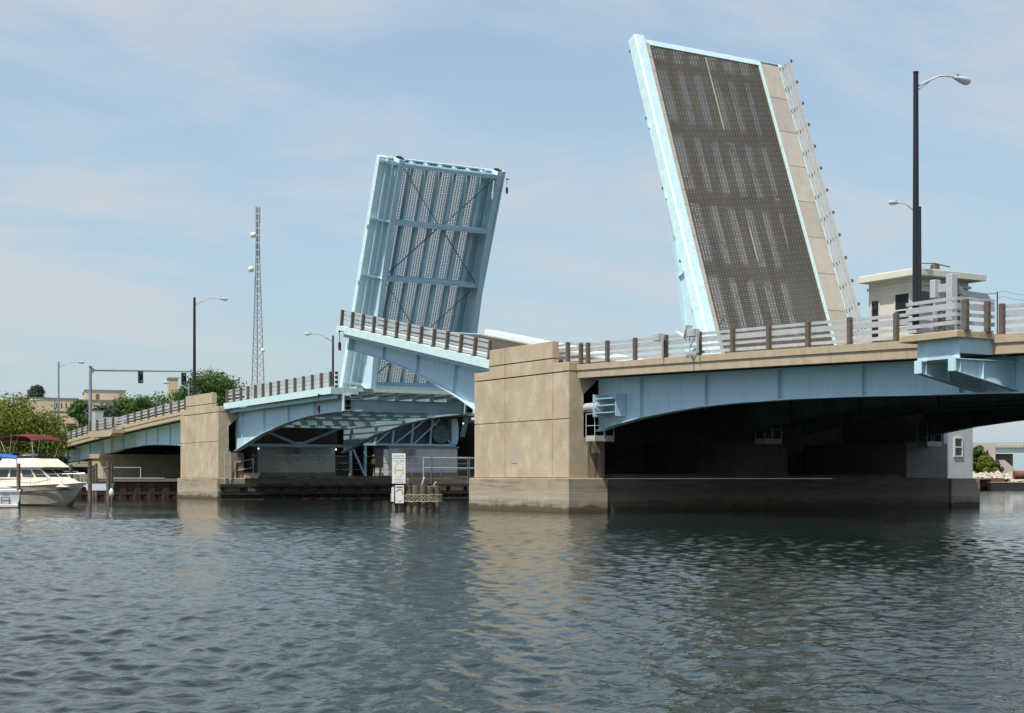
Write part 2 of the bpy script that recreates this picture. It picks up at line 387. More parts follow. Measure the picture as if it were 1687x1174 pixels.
# left bank: land behind the quay, rising inland
def make_bank():
    b = MB(); n = 30; ys = [-260 + 22*i for i in range(n)]
    xs = [-66.7, -75, -95, -125, -180, -320, -900, -3000]; zs = [1.55, 1.7, 1.9, 3.2, 4.5, 6, 9, 12]
    vs = []; 
    for y in ys:
        off = -max(0, (y-70))*.5
        for x, z in zip(xs, zs): vs.append((x+off, y, z if y < 70 else z + .0))
    m = len(xs)
    fs = [(i*m+j, i*m+j+1, (i+1)*m+j+1, (i+1)*m+j) for i in range(n-1) for j in range(m-1)]
    b.add(vs, fs)
    prop(b.build('left_bank', M['soil']), 'grassy river bank on the left', kind='structure')
make_bank()

# ---------------------------------------------------------------- shapes shared by spans and leaves
DECK_Z = 7.87
def zr(x):  # fascia top, right approach
    return 7.54 - .0225*x - .0002*x*x
def zl(x):  # fascia top, left approach (x < -63)
    d = -63.2 - x
    return 7.72 - .033*d - .00018*d*d
def interp(pts, x): return float(np.interp(x, [p[0] for p in pts], [p[1] for p in pts]))

POST = MB().bev(-.085, .085, -.11, .11, 0, 1.1, .018)
_post = None
def post_mesh():
    global _post
    if _post is None:
        m = MB(); m.bev(-.085,.085,-.10,.10,.02,1.1,.02); m.box(-.14,.14,-.15,.15,0,.03)
        for z in (.16,.42,.70,1.0): m.box(.085,.105,-.03,.03,z-.03,z+.03)
        me = bpy.data.meshes.new('post'); me.from_pydata(m.v, [], m.f); me.materials.append(M['post']); me.update(); _post = me
    return _post
RAILS = ((1.00,.12),(.74,.22),(.45,.12),(.17,.13))

def railing(parent, pts, posts, inward, sx=1, sy=1, rot=0):
    """railing part: four galvanised rails along pts (x,y,z deck points), posts at the given points"""
    first = None
    off = Vector((0, .14*inward, 0))
    for k, (h, t) in enumerate(RAILS):
        m = MB()
        for p, q in zip(pts[:-1], pts[1:]):
            m.bar(Vector(p)+off+Vector((0,0,h)), Vector(q)+off+Vector((0,0,h)), .09, t)
        o = m.build('railing' if k == 0 else 'rail', M['galv'], parent if k == 0 else first, sx, sy)
        if k == 0: first = o
    for p in posts:
        link('post', post_mesh(), first, loc=(p[0]*sx, p[1]*sy, p[2]))
    return first

# ---------------------------------------------------------------- concrete bascule piers
def pier(name, label, xa, xb, chan):
    """xa<xb: faces along the bridge; chan = +1 if the channel lies on the +x side"""
    t = thing(name, label, 'bridge pier', ((xa+xb)/2, 15, 0))
    ox = (xa+xb)/2
    def bld(m, n, mt, par=t, **k):
        m.v = [(x-ox, y-15, z) for x, y, z in m.v]
        return m.build(n, mt, par, **k)
    a, b = xa+.28, xb-.25
    # base with nosing
    m = MB(); m.bev(xa, xb, 0, 2.45, -1.5, 1.75, .04); bld(m, 'base', M['base'])
    m = MB(); m.box(xa+.1, xb-.12, 2.46, 27.49, -1.5, 1.72); bld(m, 'base', M['base_shade'])
    m = MB(); m.bev(xa, xb, 27.5, 30, -1.5, 1.75, .04); bld(m, 'base', M['base'])
    # core of the near nose with the girder notch and corbel
    poly = [(.24,1.75),(2.4,1.75),(2.4,3.85),(1.1,3.85),(1.1,6.05),(2.1,6.95),(2.1,7.18),(.24,7.18)]
    m = MB(); m.prism(poly, 'x', a+.02, b-.02); bld(m, 'nose_core', M['conc'])
    m = MB(); m.prism(poly, 'x', b-.018, b+.0); bld(m, 'side_panel', M['conc'])
    m = MB(); m.box(b-.02, b+.006, 1.35, 2.38, 1.78, 3.82); bld(m, 'side_panel', M['rustc'], label='rust stained lower side panel')
    # facing panels with open joints
    g = .03
    c0, c1, c2, c3 = a, a + (3.45 if chan < 0 else 2.2), b - (1.55 if chan < 0 else 2.6), b
    rows = [(1.76, 4.78), (4.78, 7.2)]
    for (p, q) in ((c0,c1),(c1,c2),(c2,c3)):
        for (z0, z1) in rows:
            m = MB(); m.bev(p+g, q-g, .20, .30, z0+g, z1-g, .012); bld(m, 'panel', M['conc'])
    # shoulders and the tall parapet block
    pl, pr = (a+1.75, b-1.55) if chan < 0 else (a+1.5, b-1.5)
    for p, q in ((a, pl), (pr, b)):
        m = MB(); m.bev(p+.005, q-.005, .20, 1.35, 7.2+g, 7.68, .02); bld(m, 'coping', M['conc'])
    for p, q in ((pl, c1), (c1, pr)):
        for z0, z1 in ((7.2,7.95),(7.95,8.86)):
            m = MB(); m.bev(p+(g if p == c1 else 0), q-(g if q == c1 else 0), .19, .6, z0+g, z1-(g if z1 < 8 else 0), .015); bld(m, 'parapet_block', M['conc'])
    # deck slab between nose blocks, far nose, middle block
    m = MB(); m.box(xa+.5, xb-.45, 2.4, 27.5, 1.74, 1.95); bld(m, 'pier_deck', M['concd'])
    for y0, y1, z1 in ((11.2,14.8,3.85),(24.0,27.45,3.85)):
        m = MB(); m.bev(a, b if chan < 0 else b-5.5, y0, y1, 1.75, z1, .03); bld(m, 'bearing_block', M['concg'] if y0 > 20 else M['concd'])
    if chan > 0:
        m = MB(); m.bev(a, b, 27.5, 29.6, 1.76, 7.3, .03); bld(m, 'nose_core', M['concg'])
    # wall that closes the machinery pit on the approach side and the cross head under the deck
    w0, w1 = (a+.9, a+1.2) if chan < 0 else (a+1.1, a+1.4)
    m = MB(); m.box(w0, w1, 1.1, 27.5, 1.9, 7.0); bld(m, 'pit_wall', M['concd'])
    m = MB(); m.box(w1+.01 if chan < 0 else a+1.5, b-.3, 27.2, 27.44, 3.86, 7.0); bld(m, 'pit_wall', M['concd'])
    m = MB(); m.box(a+.6, b+.092, 2.2, 26.5, 7.02, 7.3)
    if chan < 0: bld(m, 'deck_slab', M['concg'])
    else:
        m = MB(); m.box(a+.3, a+5.4, 2.2, 26.5, 7.02, 7.44); bld(m, 'deck_slab', M['concg'])
    return t, bld
PR, bldR = pier('bascule_pier', 'tan concrete bascule pier on the right carrying the control house', -10.4, 0.0, -1)
PL, bldL = pier('bascule_pier', 'tan concrete bascule pier on the left across the channel', -63.4, -53.0, 1)

# sidewalk fill on the pier tops, so railing and road run through
for bld_, x0, x1, z0 in ((bldR,-10.0,-.158,7.31),(bldL,-63,-53.4,7.31)):
    m = MB(); m.box(x0, x1, .95, 12.9, 7.45, 7.62); bld_(m, 'sidewalk_slab', M['walk'])
    m = MB(); m.box(x0, x1, 14.2, 26.4, 7.45, 7.62); bld_(m, 'sidewalk_slab', M['walk'])

m = MB(); m.box(-6.0,-5.35,.185,.199,2.55,3.15); bldR(m, 'mortar_patch', M['walk'])
# ---------------------------------------------------------------- approach spans
def plate_girder(parent, st, y, mt, stiff, side=-1, flange=.52, bolts=False, sx=1, sy=1, ends=True):
    """st: (x, zlow, zhigh) stations. Web, flanges; stiffeners as children"""
    m = MB(); m.strip(st, y-.012, y+.012)
    m.strip([(x, a-.045, a) for x, a, b in st], y-flange/2, y+flange/2)
    m.strip([(x, b, b+.04) for x, a, b in st], y-flange/2, y+flange/2)
    g = m.build('girder', mt, parent, sx, sy)
    for x in stiff:
        a = interp([(p[0],p[1]) for p in st] if st[0][0] < st[-1][0] else [(p[0],p[1]) for p in st][::-1], x)
        b = interp([(p[0],p[2]) for p in st] if st[0][0] < st[-1][0] else [(p[0],p[2]) for p in st][::-1], x)
        q = MB(); q.box(x-.012, x+.012, y-.18, y-.013, a, b); q.box(x-.012, x+.012, y+.013, y+.18, a, b)
        q.box(x-.1, x+.1, y-.026, y-.0125, a, b)
        if bolts:
            k = a+.12
            while k < b-.05:
                q.box(x+.045, x+.1, y-.055, y-.026, k-.028, k+.028); k += .17
        q.build('stiffener', mt, g, sx, sy)
    return g

def approach(name, label, xs, zf, bot, y0, sgn, posts, stiff, near=True, mt=None):
    """xs: station list; deck edge at y0 running inward with sgn"""
    t = thing(name, label, 'bridge span', (0, 0, 0))
    P = M['paint']
    Y = lambda s: y0 + sgn*s
    def fl(m, n, mt, par=t, **k): return m.build(n, mt, par, **k)
    # fascia courses
    m = MB(); m.strip([(x, zf(x)-.29, zf(x)) for x in xs], Y(0), Y(.5)); fl(m, 'fascia_beam', M['conc2'])
    m = MB(); m.strip([(x, zf(x)-.68, zf(x)-.293) for x in xs], Y(.055), Y(.5)); fl(m, 'fascia_beam', M['conc2'])
    m = MB(); m.strip([(x, zf(x)-.36, zf(x)-.004) for x in xs], Y(.502), Y(13.02)); fl(m, 'deck_slab', M['concg'])
    m = MB(); m.strip([(x, zf(x)-.004, zf(x)+.03) for x in xs], Y(.55), Y(2.1)); fl(m, 'sidewalk', M['walk'])
    m = MB(); m.strip([(x, zf(x)-.002, zf(x)+.012) for x in xs], Y(2.12), Y(11.7)); fl(m, 'roadway', M['asphalt'])
    m = MB(); m.strip([(x, zf(x)-.003, zf(x)+.36) for x in xs], Y(11.75), Y(12.49)); fl(m, 'median_barrier', M['paintw'])
    for s in (1.35, 11.0):
        st = [(x, interp(bot, x), zf(x)-.74) for x in xs]
        plate_girder(t, st, Y(s), P if near and s < 2 else M['steel_shade'], stiff, bolts=near and s < 2)
    # cross frames between the girders, and stringers
    for x in stiff:
        m = MB(); zz = zf(x)-.75
        m.bar((x, Y(1.5), zz-.35), (x, Y(10.75), zz-.35), .25, .7); fl(m, 'floor_beam', M['steel_shade'])
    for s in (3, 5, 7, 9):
        m = MB(); m.strip([(x, zf(x)-.7, zf(x)-.37) for x in xs], Y(s)-.12, Y(s)+.12); fl(m, 'stringer', M['steel_shade'])
    if posts:
        pp = [(x, Y(.25), zf(x)) for x in posts]
        railing(t, pp, pp, sgn)
    return t

rb = [(-1.6,4.05),(0,4.22),(1.3,4.43),(3.7,4.74),(6.4,4.96),(8.6,5.09),(10.9,5.15),(14.9,5.15),(18.5,5.08),(21.8,4.97),(24.8,4.89),(27.2,4.80),(32,4.6),(40,4.2),(48,3.6),(54,2.9),(58,2.5)]
rx = [-.15,1.3,2.5,3.7,5,6.4,8.6,10.9,12.9,14.9,16.7,18.5,20,21.8,24.8,27.2,30,33,37,41,45,49,54,58]
rstiff = [3.7,8.8,13.85,18.9,23.95,29,34,39,44,49,54]
rposts = [-.15,.5,2.24,4.6,7.07,9.6,11.95,14.35,16.78,19.2,21.7,24.0]
rposts2 = [26.75,29.2,31.6,34,36.5,39,41.5,44,46.5,49,51.5,54]
SR = approach('approach_span', 'pale blue girder span running right from the right pier, with lamp platform', rx, zr, rb, .62, 1, rposts, rstiff)
pp = [(x, .87, zr(x)) for x in rposts2]; railing(SR, pp, pp, 1)
pp = [(-2.5,.87,7.7),(-1.37,.87,7.7),(-.2,.87,7.66)]
railing(PR, [(x+5.2,y-15,z) for x,y,z in pp], [(x+5.2,y-15,z) for x,y,z in pp[:2]], 1)
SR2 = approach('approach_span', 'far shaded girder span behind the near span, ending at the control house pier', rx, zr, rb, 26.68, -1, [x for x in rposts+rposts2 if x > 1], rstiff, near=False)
lb = [(-125,3.1),(-110,3.55),(-98,4.1),(-93,4.35),(-91,4.5),(-86,4.86),(-79,5.05),(-74,4.97),(-67.5,4.78),(-63,4.4)]
lx = [-125,-118,-112,-106,-100,-96,-93,-90,-86,-82,-79,-76,-74,-70,-67.5,-65,-63.25]
lstiff = [-120,-115,-110,-105,-100,-95,-91.5,-87,-83,-79,-75.2,-71.4,-67.6]
lposts = [-124+2.45*i for i in range(14)] + [-81.8+2.3*i for i in range(8)] + [-63.9]
SL = approach('approach_span', 'pale blue girder span descending left from the left pier past the traffic signal', lx, zl, lb, .62, 1, lposts, lstiff)
SL2 = approach('approach_span', 'far parallel span descending left behind the near roadway', lx, zl, lb, 26.68, -1, lposts, lstiff, near=False)
# piers under the spans: left bent with rounded nose, and one out of view on the right
def bent(name, label, x, zt, z0):
    t = thing(name, label, 'bridge pier', (x, 13, 0))
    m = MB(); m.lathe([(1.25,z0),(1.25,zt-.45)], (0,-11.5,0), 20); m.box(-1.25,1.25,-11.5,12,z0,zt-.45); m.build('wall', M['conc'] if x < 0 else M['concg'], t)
    m = MB(); m.lathe([(1.42,zt-.45),(1.42,zt)], (0,-11.5,0), 20); m.box(-1.42,1.42,-11.5,12,zt-.45,zt); m.build('cap', M['conc'], t)
bent('wall_pier', 'tan concrete wall pier with rounded nose beside the quay', -93.2, 4.3, 1.2)
bent('wall_pier', 'concrete wall pier carrying the right approach span', 56.5, 2.45, -1.5)

# lamp platform on the right span
def platform():
    b = SR
    m = MB(); m.bev(23.95, 26.65, -1.28, .61, zr(25.3)-.22, zr(25.3)+.03, .02); m.build('platform_slab', M['conc2'], b)
    for x in (24.85, 26.42):
        m = MB(); m.prism([(-1.2,5.88),(-1.2,5.5),(1.95,4.9),(1.95,5.88)], 'x', x-.012, x+.012)
        m.bar((x,-1.22,5.48),(x,1.95,4.88),.26,.035); m.bar((x,-1.22,5.9),(x,1.95,5.9),.26,.035)
        m.box(x-.17,x+.17,-1.27,-1.235,5.47,5.93)
        for yy in (-.95,.2): m.box(x-.11,x+.11,yy-.01,yy+.01,5.47-(yy+1.2)*.19,5.88)
        m.build('bracket', M['paint'], b)
    m = MB(); m.box(24.55,26.5,-.98,-.94,5.93,6.68)
    for x in (24.62,24.72,26.33,26.43):
        for z in (6.2,6.33,6.46): m.box(x-.02,x+.02,-1.0,-.98,z-.02,z+.02)
    m.box(26.46,26.5,-.94,1.4,6.1,6.68); m.box(24.55,24.59,-.94,1.4,6.1,6.68); m.build('bracket_panel', M['paint'], b)
    z = zr(25.3)+.03
    p = [(24.05,.75,z),(24.15,-1.1,z),(26.45,-1.1,z),(26.5,.75,z)]
    # wrap-around rails
    first = None
    for k, (h, t) in enumerate(RAILS):
        m = MB()
        for u, v in zip(p[:-1], p[1:]): m.bar(Vector(u)+Vector((0,0,h+.12)), Vector(v)+Vector((0,0,h+.12)), .07, t)
        o = m.build('railing' if k == 0 else 'rail', M['galv'], b if k == 0 else first)
        if k == 0: first = o
    for q in ((26.6,-.78,z),(26.62,.28,z),(24.3,.3,z)): link('post', post_mesh(), first, loc=q)
platform()
# platform on the left span
m = MB(); m.prism([(-91.5,6.15),(-90.3,5.95),(-83.2,5.95),(-82.2,6.25),(-82.2,6.62),(-91.5,6.62)], 'y', -.55, .61); m.build('platform_slab', M['conc2'], SL)
pp = [(-91.3,.5,6.65),(-91.2,-.4,6.65),(-82.6,-.4,6.78),(-82.4,.5,6.78)]
railing(SL, pp, [(-91.2,-.4,6.65),(-88.5,-.4,6.68),(-85.5,-.4,6.72),(-82.6,-.4,6.78)], 1)

# bearing frame and inspection baskets on the right pier
def basket(y, label):
    t = thing('inspection_basket', label, 'basket', (-.12, y, 3.62), group='baskets under the girder bearings')
    m = MB(); m.box(0,.8,-.55,.6,0,.05); m.build('floor', M['galv'], t)
    m = MB(); m.box(0,.8,-.57,-.55,.02,.3); m.build('kick_plate', M['galv'], t)
    m = MB(); m.box(.8,.82,-.57,.62,.02,.3); m.build('kick_plate', M['galv'], t)
    for x, yy in ((.02,-.56),(.81,-.56),(.81,.0),(.81,.61),(.02,.61)):
        m = MB(); m.tube((x,yy,0),(x,yy,1.4),.022,n=6); m.build('upright', M['galv'], t)
    for z in (.8, 1.4):
        m = MB(); m.path([(.02,-.56,z),(.81,-.56,z),(.81,.61,z),(.02,.61,z)], .022, 6); m.build('handrail', M['galv'], t)
basket(1.72, 'galvanised inspection basket beside the lit corner of the right pier')
basket(12.9, 'galvanised inspection basket in deep shade at the middle bearing block')
basket(25.3, 'galvanised inspection basket in shade near the tower window')
t = thing('bearing_frame', 'pale blue bearing pin with ribbed steel frame beside the right pier', 'bridge bearing', (0,0,0))
m = MB(); m.tube((-.6,1.3,5.35),(.95,1.3,5.35),.24,n=18); m.build('pin', M['galv'], t)
m = MB(); m.box(.75,.79,1.0,1.9,4.85,5.98); m.build('plate', M['paint'], t)
for z in (5.03, 5.4, 5.74):
    m = MB(); m.box(.79,2.3,1.15,1.93,z,z+.035); m.build('rib', M['paint'], t)
m = MB(); m.box(2.3,2.34,1.3,1.93,4.85,5.98); m.build('end_plate', M['paint'], t)

# ---------------------------------------------------------------- bascule leaves
LZ = 1.37          # deck level above the trunnion axis
PIVZ = 6.5
GB = [(2.1,-2.55),(2.7,-2.44),(6.4,-1.71),(8.8,-1.25),(11.6,-.9),(14,-.61),(16.4,-.42),(19,-.27),(21.9,-.23),(24.35,-.24)]
def leaf(name, label, px, sx, yo, sy, deg, L=24.55, root=2.6, tail=None, cw=False):
    t = bpy.data.objects.new(name, None); COL.objects.link(t); prop(t, label, 'bascule leaf', 'raised bridge leaves')
    t.location = (px, yo, PIVZ); t.rotation_euler = (0, R(deg) if sx < 0 else -R(deg), 0)
    P, PW = M['paint'], M['paintw']
    def bld(m, n, mt, par=t, **k): return m.build(n, mt, par, sx, sy, **k)
    fb = [4.0, 8.9, 14.0, 19.05, 24.05]
    gx = list(np.linspace(root-.5, L-.2, 24))
    gb = GB
    if tail is not None:
        gx = list(np.linspace(tail, root-.5, 6))[:-1] + gx
        gb = [(tail,-1.2),(0,-2.2)] + GB
    st = [(x, interp(gb, x), .93) for x in gx]
    G = [plate_girder(t, st, 1.2, P, fb, sx=sx, sy=sy), plate_girder(t, st, 10.95, P, fb, sx=sx, sy=sy)]
    # floor beams
    for x in fb:
        d = .78 if x > 20 else .85 if x > 10 else 1.1
        m = MB(); top = .55
        m.box(x-.015,x+.015,1.3,10.85,top-d,top); m.box(x-.17,x+.17,1.22,10.93,top,top+.03); m.box(x-.17,x+.17,1.22,10.93,top-d-.03,top-d)
        bld(m, 'floor_beam', P)
        # overhang brackets each side
        for yy, ye in ((10.95,12.5),):
            m = MB(); s = 1 if ye > yy else -1
            m.prism([(yy+s*.02,.88),(ye,.88),(ye,.72),(yy+s*.02,.1)], 'x', x-.012, x+.012); m.bar((x,yy+s*.02,.09),(x,ye,.71),.2,.025)
            bld(m, 'bracket', P)
    # stringers
    for s in (2.45, 3.85, 5.25, 6.65, 8.05, 9.45):
        m = MB(); m.box(root,L-.15,s-.012,s+.012,.60,1.10); m.box(root,L-.15,s-.14,s+.14,1.10,1.13); m.box(root,L-.15,s-.14,s+.14,.58,.60)
        bld(m, 'stringer', P)
        m = MB(); m.bar((L-.35,s,.56),(L-.12,s,1.18),.28,.06); m.box(L-.42,L-.14,s-.3,s+.3,.9,.96)
        bld(m, 'end_bracket', PW)
    # edge channels under the overhangs
    for s in (.55, 11.9):
        m = MB(); m.box(root,L-.15,s-.07,s+.07,.62,.92); bld(m, 'edge_stringer', P)
    # K bracing in the plane of the floor beams
    z = -.02; c = 6.1
    for i in range(len(fb)-1):
        a, b = fb[i], fb[i+1]
        for s in (1.5, 10.65):
            m = MB()
            if (len(fb)-1-i) % 2 == 1: m.bar((b-.2,s,z),(a+.2,c+(.25 if s > c else -.25),z),.06,.05)
            else: m.bar((b-.2,c+(.25 if s > c else -.25),z),(a+.2,s,z),.08,.06)
            bld(m, 'brace', M['steel_shade'])  # the rods' shadow is put into their dark colour
    # open grating: bearing bars, cross bars and diagonal bars
    g0, g1 = 2.12, 11.2
    m = MB(); x = root
    while x < L-.12: m.box(x-.017,x+.017,g0,g1,1.20,1.27); x += .14
    y = g0
    while y < g1: m.box(root,L-.12,y-.009,y+.009,1.19,1.285); y += .24
    k = root-9
    while k < L-.12:
        xa, ya = k, g0; xb, yb = k+(g1-g0), g1
        if xa < root: ya += root-xa; xa = root
        if xb > L-.12: yb -= xb-(L-.12); xb = L-.12
        if yb > ya+.1: m.bar((xa,ya,1.31),(xb,yb,1.31),.026,.03)
        k += .22
    o = bld(m, 'deck_grating', M['grate'], kind='stuff')
    # a pale lane line of solid bars down the middle
    for xa_, xb_ in ((L-6.0,L-.5),(L-15.5,L-13.2)):
        m = MB(); m.box(xa_, xb_, 6.64, 6.73, 1.333, 1.34); bld(m, 'lane_line', M['walk2'])
    # sidewalk slabs
    n = 9; step = (L-.15-root)/n
    for i in range(n):
        m = MB(); m.bev(root+i*step+.012, root+(i+1)*step-.012, .34, 1.98, 1.28, 1.37, .012); bld(m, 'sidewalk_slab', M['walk'] if i % 3 != 1 else M['walk2'])
    m = MB(); m.box(root,L-.15,.34,1.98,1.25,1.277); bld(m, 'sidewalk_pan', P)
    m = MB(); m.box(root,L-.2,11.21,11.69,1.11,1.137); bld(m, 'curb_pan', P)
    m = MB(); m.box(root,L-.1,2.0,2.1,.95,1.47); bld(m, 'curb_plate', PW)
    # outer fascia
    m = MB(); m.box(root,L,0,.04,.93,1.36); m.box(root,L,0,.33,1.36,1.40); m.box(root,L,.0,.2,.915,.93); bld(m, 'fascia_plate', PW)
    m = MB(); m.box(L,L+.04,.0,2.1,.9,1.36); bld(m, 'end_plate', P)
    m = MB(); m.box(L-.34,L+.03,2.1,11.69,1.29,1.37); m.box(L-.1,L+.03,2.1,11.69,1.12,1.29); bld(m, 'tip_beam', PW)
    # inner curb blocks and the raised steel median edge
    n = 22; step = (L-.2-root)/n
    for i in range(n):
        m = MB(); m.bev(root+i*step+.008, root+(i+1)*step-.008, 11.22, 11.68, 1.14, 1.39, .012); bld(m, 'curb_block', M['walk'])
    m = MB(); m.prism([(11.7,.95),(12.55,.95),(12.55,1.62),(12.45,1.70),(11.8,1.70),(11.7,1.62)], 'x', root, L+.02); me_ = bld(m, 'median_edge', PW)
    for i in range(4):
        m = MB(); xx = root+2.5+i*5.05; m.box(xx-.2,xx+.2,12.55,12.66,.98,1.06); bld(m, 'lug', P, me_)
    if cw:
        m = MB(); m.box(-4.3,1.6,1.6,10.6,-1.75,.5); bld(m, 'counterweight', M['concd'])
    # shear lock pockets at the tip of each girder
    for s in (1.2, 10.95):
        m = MB(); m.box(L-.2,L+.12,s-.28,s+.28,-.26,.9); bld(m, 'lock_plate', PW)
        m = MB(); m.prism([(L+.121,-.15),(L+.3,.0),(L+.2,.3),(L+.32,.5),(L+.121,.8)], 'y', s-.2, s+.2); bld(m, 'lock_jaw', M['rubber'])
    # railing on the outer edge
    n = int(round((L-.4-root-.35)/1.685)); px_ = [root+.35 + i*(L-.4-root-.35)/n for i in range(n+1)]
    pts = [(x, .17, 1.40) for x in px_]
    railing(t, pts, pts, 1, sx, sy)
    return t
LR = leaf('bascule_leaf', 'low raised leaf of the near roadway, hinged at the right pier', -6.6, -1, .72, 1, 10.4, L=24.5, root=3.0)
LL = leaf('bascule_leaf', 'almost level leaf of the near roadway, hinged at the left pier', -56.0, 1, .72, 1, .5, L=24.5, cw=True)
FR = leaf('bascule_leaf', 'steep leaf showing its rusty open grating deck, at right', -7.0, -1, 26.65, -1, 69.5, L=24.6, root=.6)
FL = leaf('bascule_leaf', 'steep leaf showing its blue girders and underside, beyond the channel', -60.0, 1, 26.65, -1, 67.8, L=24.4, root=.6)

# ---------------------------------------------------------------- left pier: fender, rooms, machinery, rails
def fender():
    t = thing('timber_fender', 'dark timber fender along the channel side of the left pier', 'fender', (-52.6, 13, 0))
    for z0, z1, d in ((1.02,1.28,.55),(.38,.66,.45),(-.3,.05,.45)):
        for k in range(6):
            m = MB(); m.bev(-.35, -.35+d, -12.9+k*4.2+.02, -12.9+(k+1)*4.2-.02, z0, z1, .02); m.build('waler', M['wooddark'], t)
    for k in range(15):
        m = MB(); m.bev(-.36,-.05, -12.6+k*1.75-.14, -12.6+k*1.75+.14, -1.5, 1.01, .02); m.build('post', M['wooddark'], t)
fender()
def room(name, label, y0, y1, x0, z1):
    t = thing(name, label, 'hut', (x0, y0, 1.95))
    m = MB(); m.box(-3.2,0,0,y1-y0,.3,z1-1.95); m.build('wall', M['roomw'], t)
    m = MB(); m.box(-3.25,.06,-.06,y1-y0+.06,0,.298); m.build('plinth', M['concg'], t)
    m = MB(); m.box(-3.35,.16,-.12,y1-y0+.12,z1-1.948,z1-1.83); m.build('roof', M['concg'], t)
    return t
room('machinery_room', 'whitewashed machinery room in shade under the almost level leaf', 4.3, 11.4, -55, 4.45)
r2 = room('machinery_room', 'white machinery room wall behind the tall white sign', 16.6, 23.5, -55, 4.5)
m = MB(); m.box(.01,.05,-.55,-.08,.1,2.35); m.build('door', M['white'], r2)
for y, z, lb_, x in ((18.6, 4.1, 'small grey window air conditioner on the white room wall', -54.98), (7.6, 4.15, 'small grey air conditioner in shade on the dim room wall', -54.98)):
    t = thing('air_conditioner', lb_, 'air conditioner', (x, y, z))
    m = MB(); m.bev(0,.5,-.45,.45,-.3,.28,.03); m.build('case', M['galv'], t)
    m = MB()
    for k in range(6): m.box(.5,.515,-.38,.38,-.24+k*.085,-.2+k*.085)
    m.build('grille', M['dark'], t)
def machinery():
    t = thing('machinery_frame', 'blue steel rack frame above the white machinery room', 'machinery', (-55.6, 18.9, 4.66))
    P = M['paint']
    m = MB(); m.box(-.15,.15,-4.6,4.7,0,.2); m.build('bottom_chord', P, t)
    m = MB(); m.box(-.5,-.44,-4.6,4.7,.2,2.5); m.build('back_plate', M['steel_shade'], t)
    for y in (-3.4,-1.7,0.2,2.1,4.4):
        m = MB(); m.bar((0,y,.2),(0,y+.25,2.6),.16,.16); m.build('upright', P, t)
    for a, b in (((-3.4),(-.6)),((-1.5),(1.6)),((.4),(3.0)),((4.2),(2.2))):
        m = MB(); m.bar((.12,a,.2),(.12,b,2.4),.2,.1); m.build('brace', P, t)
    m = MB(); m.tube((.1,3.1,1.1),(.3,3.1,1.1),.85,n=24); m.tube((.3,3.1,1.1),(.42,3.1,1.1),.22,n=14); m.build('pinion', M['steel_shade'], t)
    m = MB(); m.prism([(4.2,.2),(4.75,.2),(4.9,.8),(4.9,1.8),(4.75,2.5),(4.2,2.5)], 'x', -.44, .3); m.build('end_plate', P, t)
machinery()
def pipe_fence(name, label, pts, h, rails, mt, r=.025, spacing=None):
    p0 = Vector(pts[0]); t = thing(name, label, 'railing', p0)
    for a, b in zip(pts[:-1], pts[1:]):
        a, b = Vector(a)-p0, Vector(b)-p0
        n = max(1, int(round((b-a).length/(spacing or 99))))
        for i in range(n+1):
            q = a + (b-a)*i/n
            m = MB(); m.tube(q, q+Vector((0,0,h)), r, n=6); m.build('post', mt, t)
        for z in rails:
            m = MB(); m.tube(a+Vector((0,0,z)), b+Vector((0,0,z)), r*.9, n=6); m.build('rail', mt, t)
    return t
pipe_fence('pipe_railing', 'long thin pipe railing along the shaded left pier deck', [(-53.6,3.4,1.95),(-53.6,24,1.95)], 1.75, (.55,1.1,1.7), M['steelg'], .022, 2.95)
pipe_fence('pipe_railing', 'tall pale ladder rail at the lit corner of the left pier', [(-52.9,.62,1.3),(-52.9,1.1,1.3)], 2.7, (.6,1.5,2.5), M['galv'], .035)
pipe_fence('pipe_railing', 'short pale handrail by the worker at the left pier corner', [(-53.2,1.65,1.6),(-53.2,3.2,1.9)], 1.5, (.75,1.45), M['galv'], .035)
pipe_fence('gate_frame', 'sunlit steel frame rail in front of the white room wall', [(-52.4,18.7,1.3),(-52.4,19.5,1.3),(-52.4,23.2,1.3),(-52.4,26,1.3)], 2.3, (1.35,2.25), M['galv'], .06)
m = MB(); m.box(-53.4,-52.95,2.45,3.6,1.75,2.0); m.box(-53.8,-53.4,2.45,3.9,1.95,2.2)
o = m.build('concrete_step', M['conc']); prop(o, 'low tan concrete step beside the short handrail', 'step')
# K frame under the root of the level leaf
t = thing('sway_frame', 'dark steel sway frame with V braces behind the level leaf', 'truss', (-52.3, 6.9, 4.5))
m = MB(); m.box(-.15,.15,-4.6,4.6,-.12,.12); m.build('bottom_chord', M['paint'], t)
for s in (-1, 1):
    m = MB(); m.bar((0,s*.2,.1),(0,s*4.4,1.75),.18,.2); m.build('brace', M['paint'], t)
m = MB(); m.box(-.18,.18,-.45,.45,-.16,.3); m.build('gusset', M['paint'], t)
t = thing('sway_frame', 'blue A-shaped steel stand beside the worker in the white helmet', 'truss', (-54, 12.4, 1.95))
m = MB(); m.bar((0,0,0),(0,0,2.7),.2); m.build('leg', M['paint'], t)
m = MB(); m.bar((0,1.4,0),(0,1.4,2.7),.2); m.build('leg', M['paint'], t)
m = MB(); m.bar((.05,1.3,.1),(.05,.1,2.6),.14); m.build('brace', M['paint'], t)
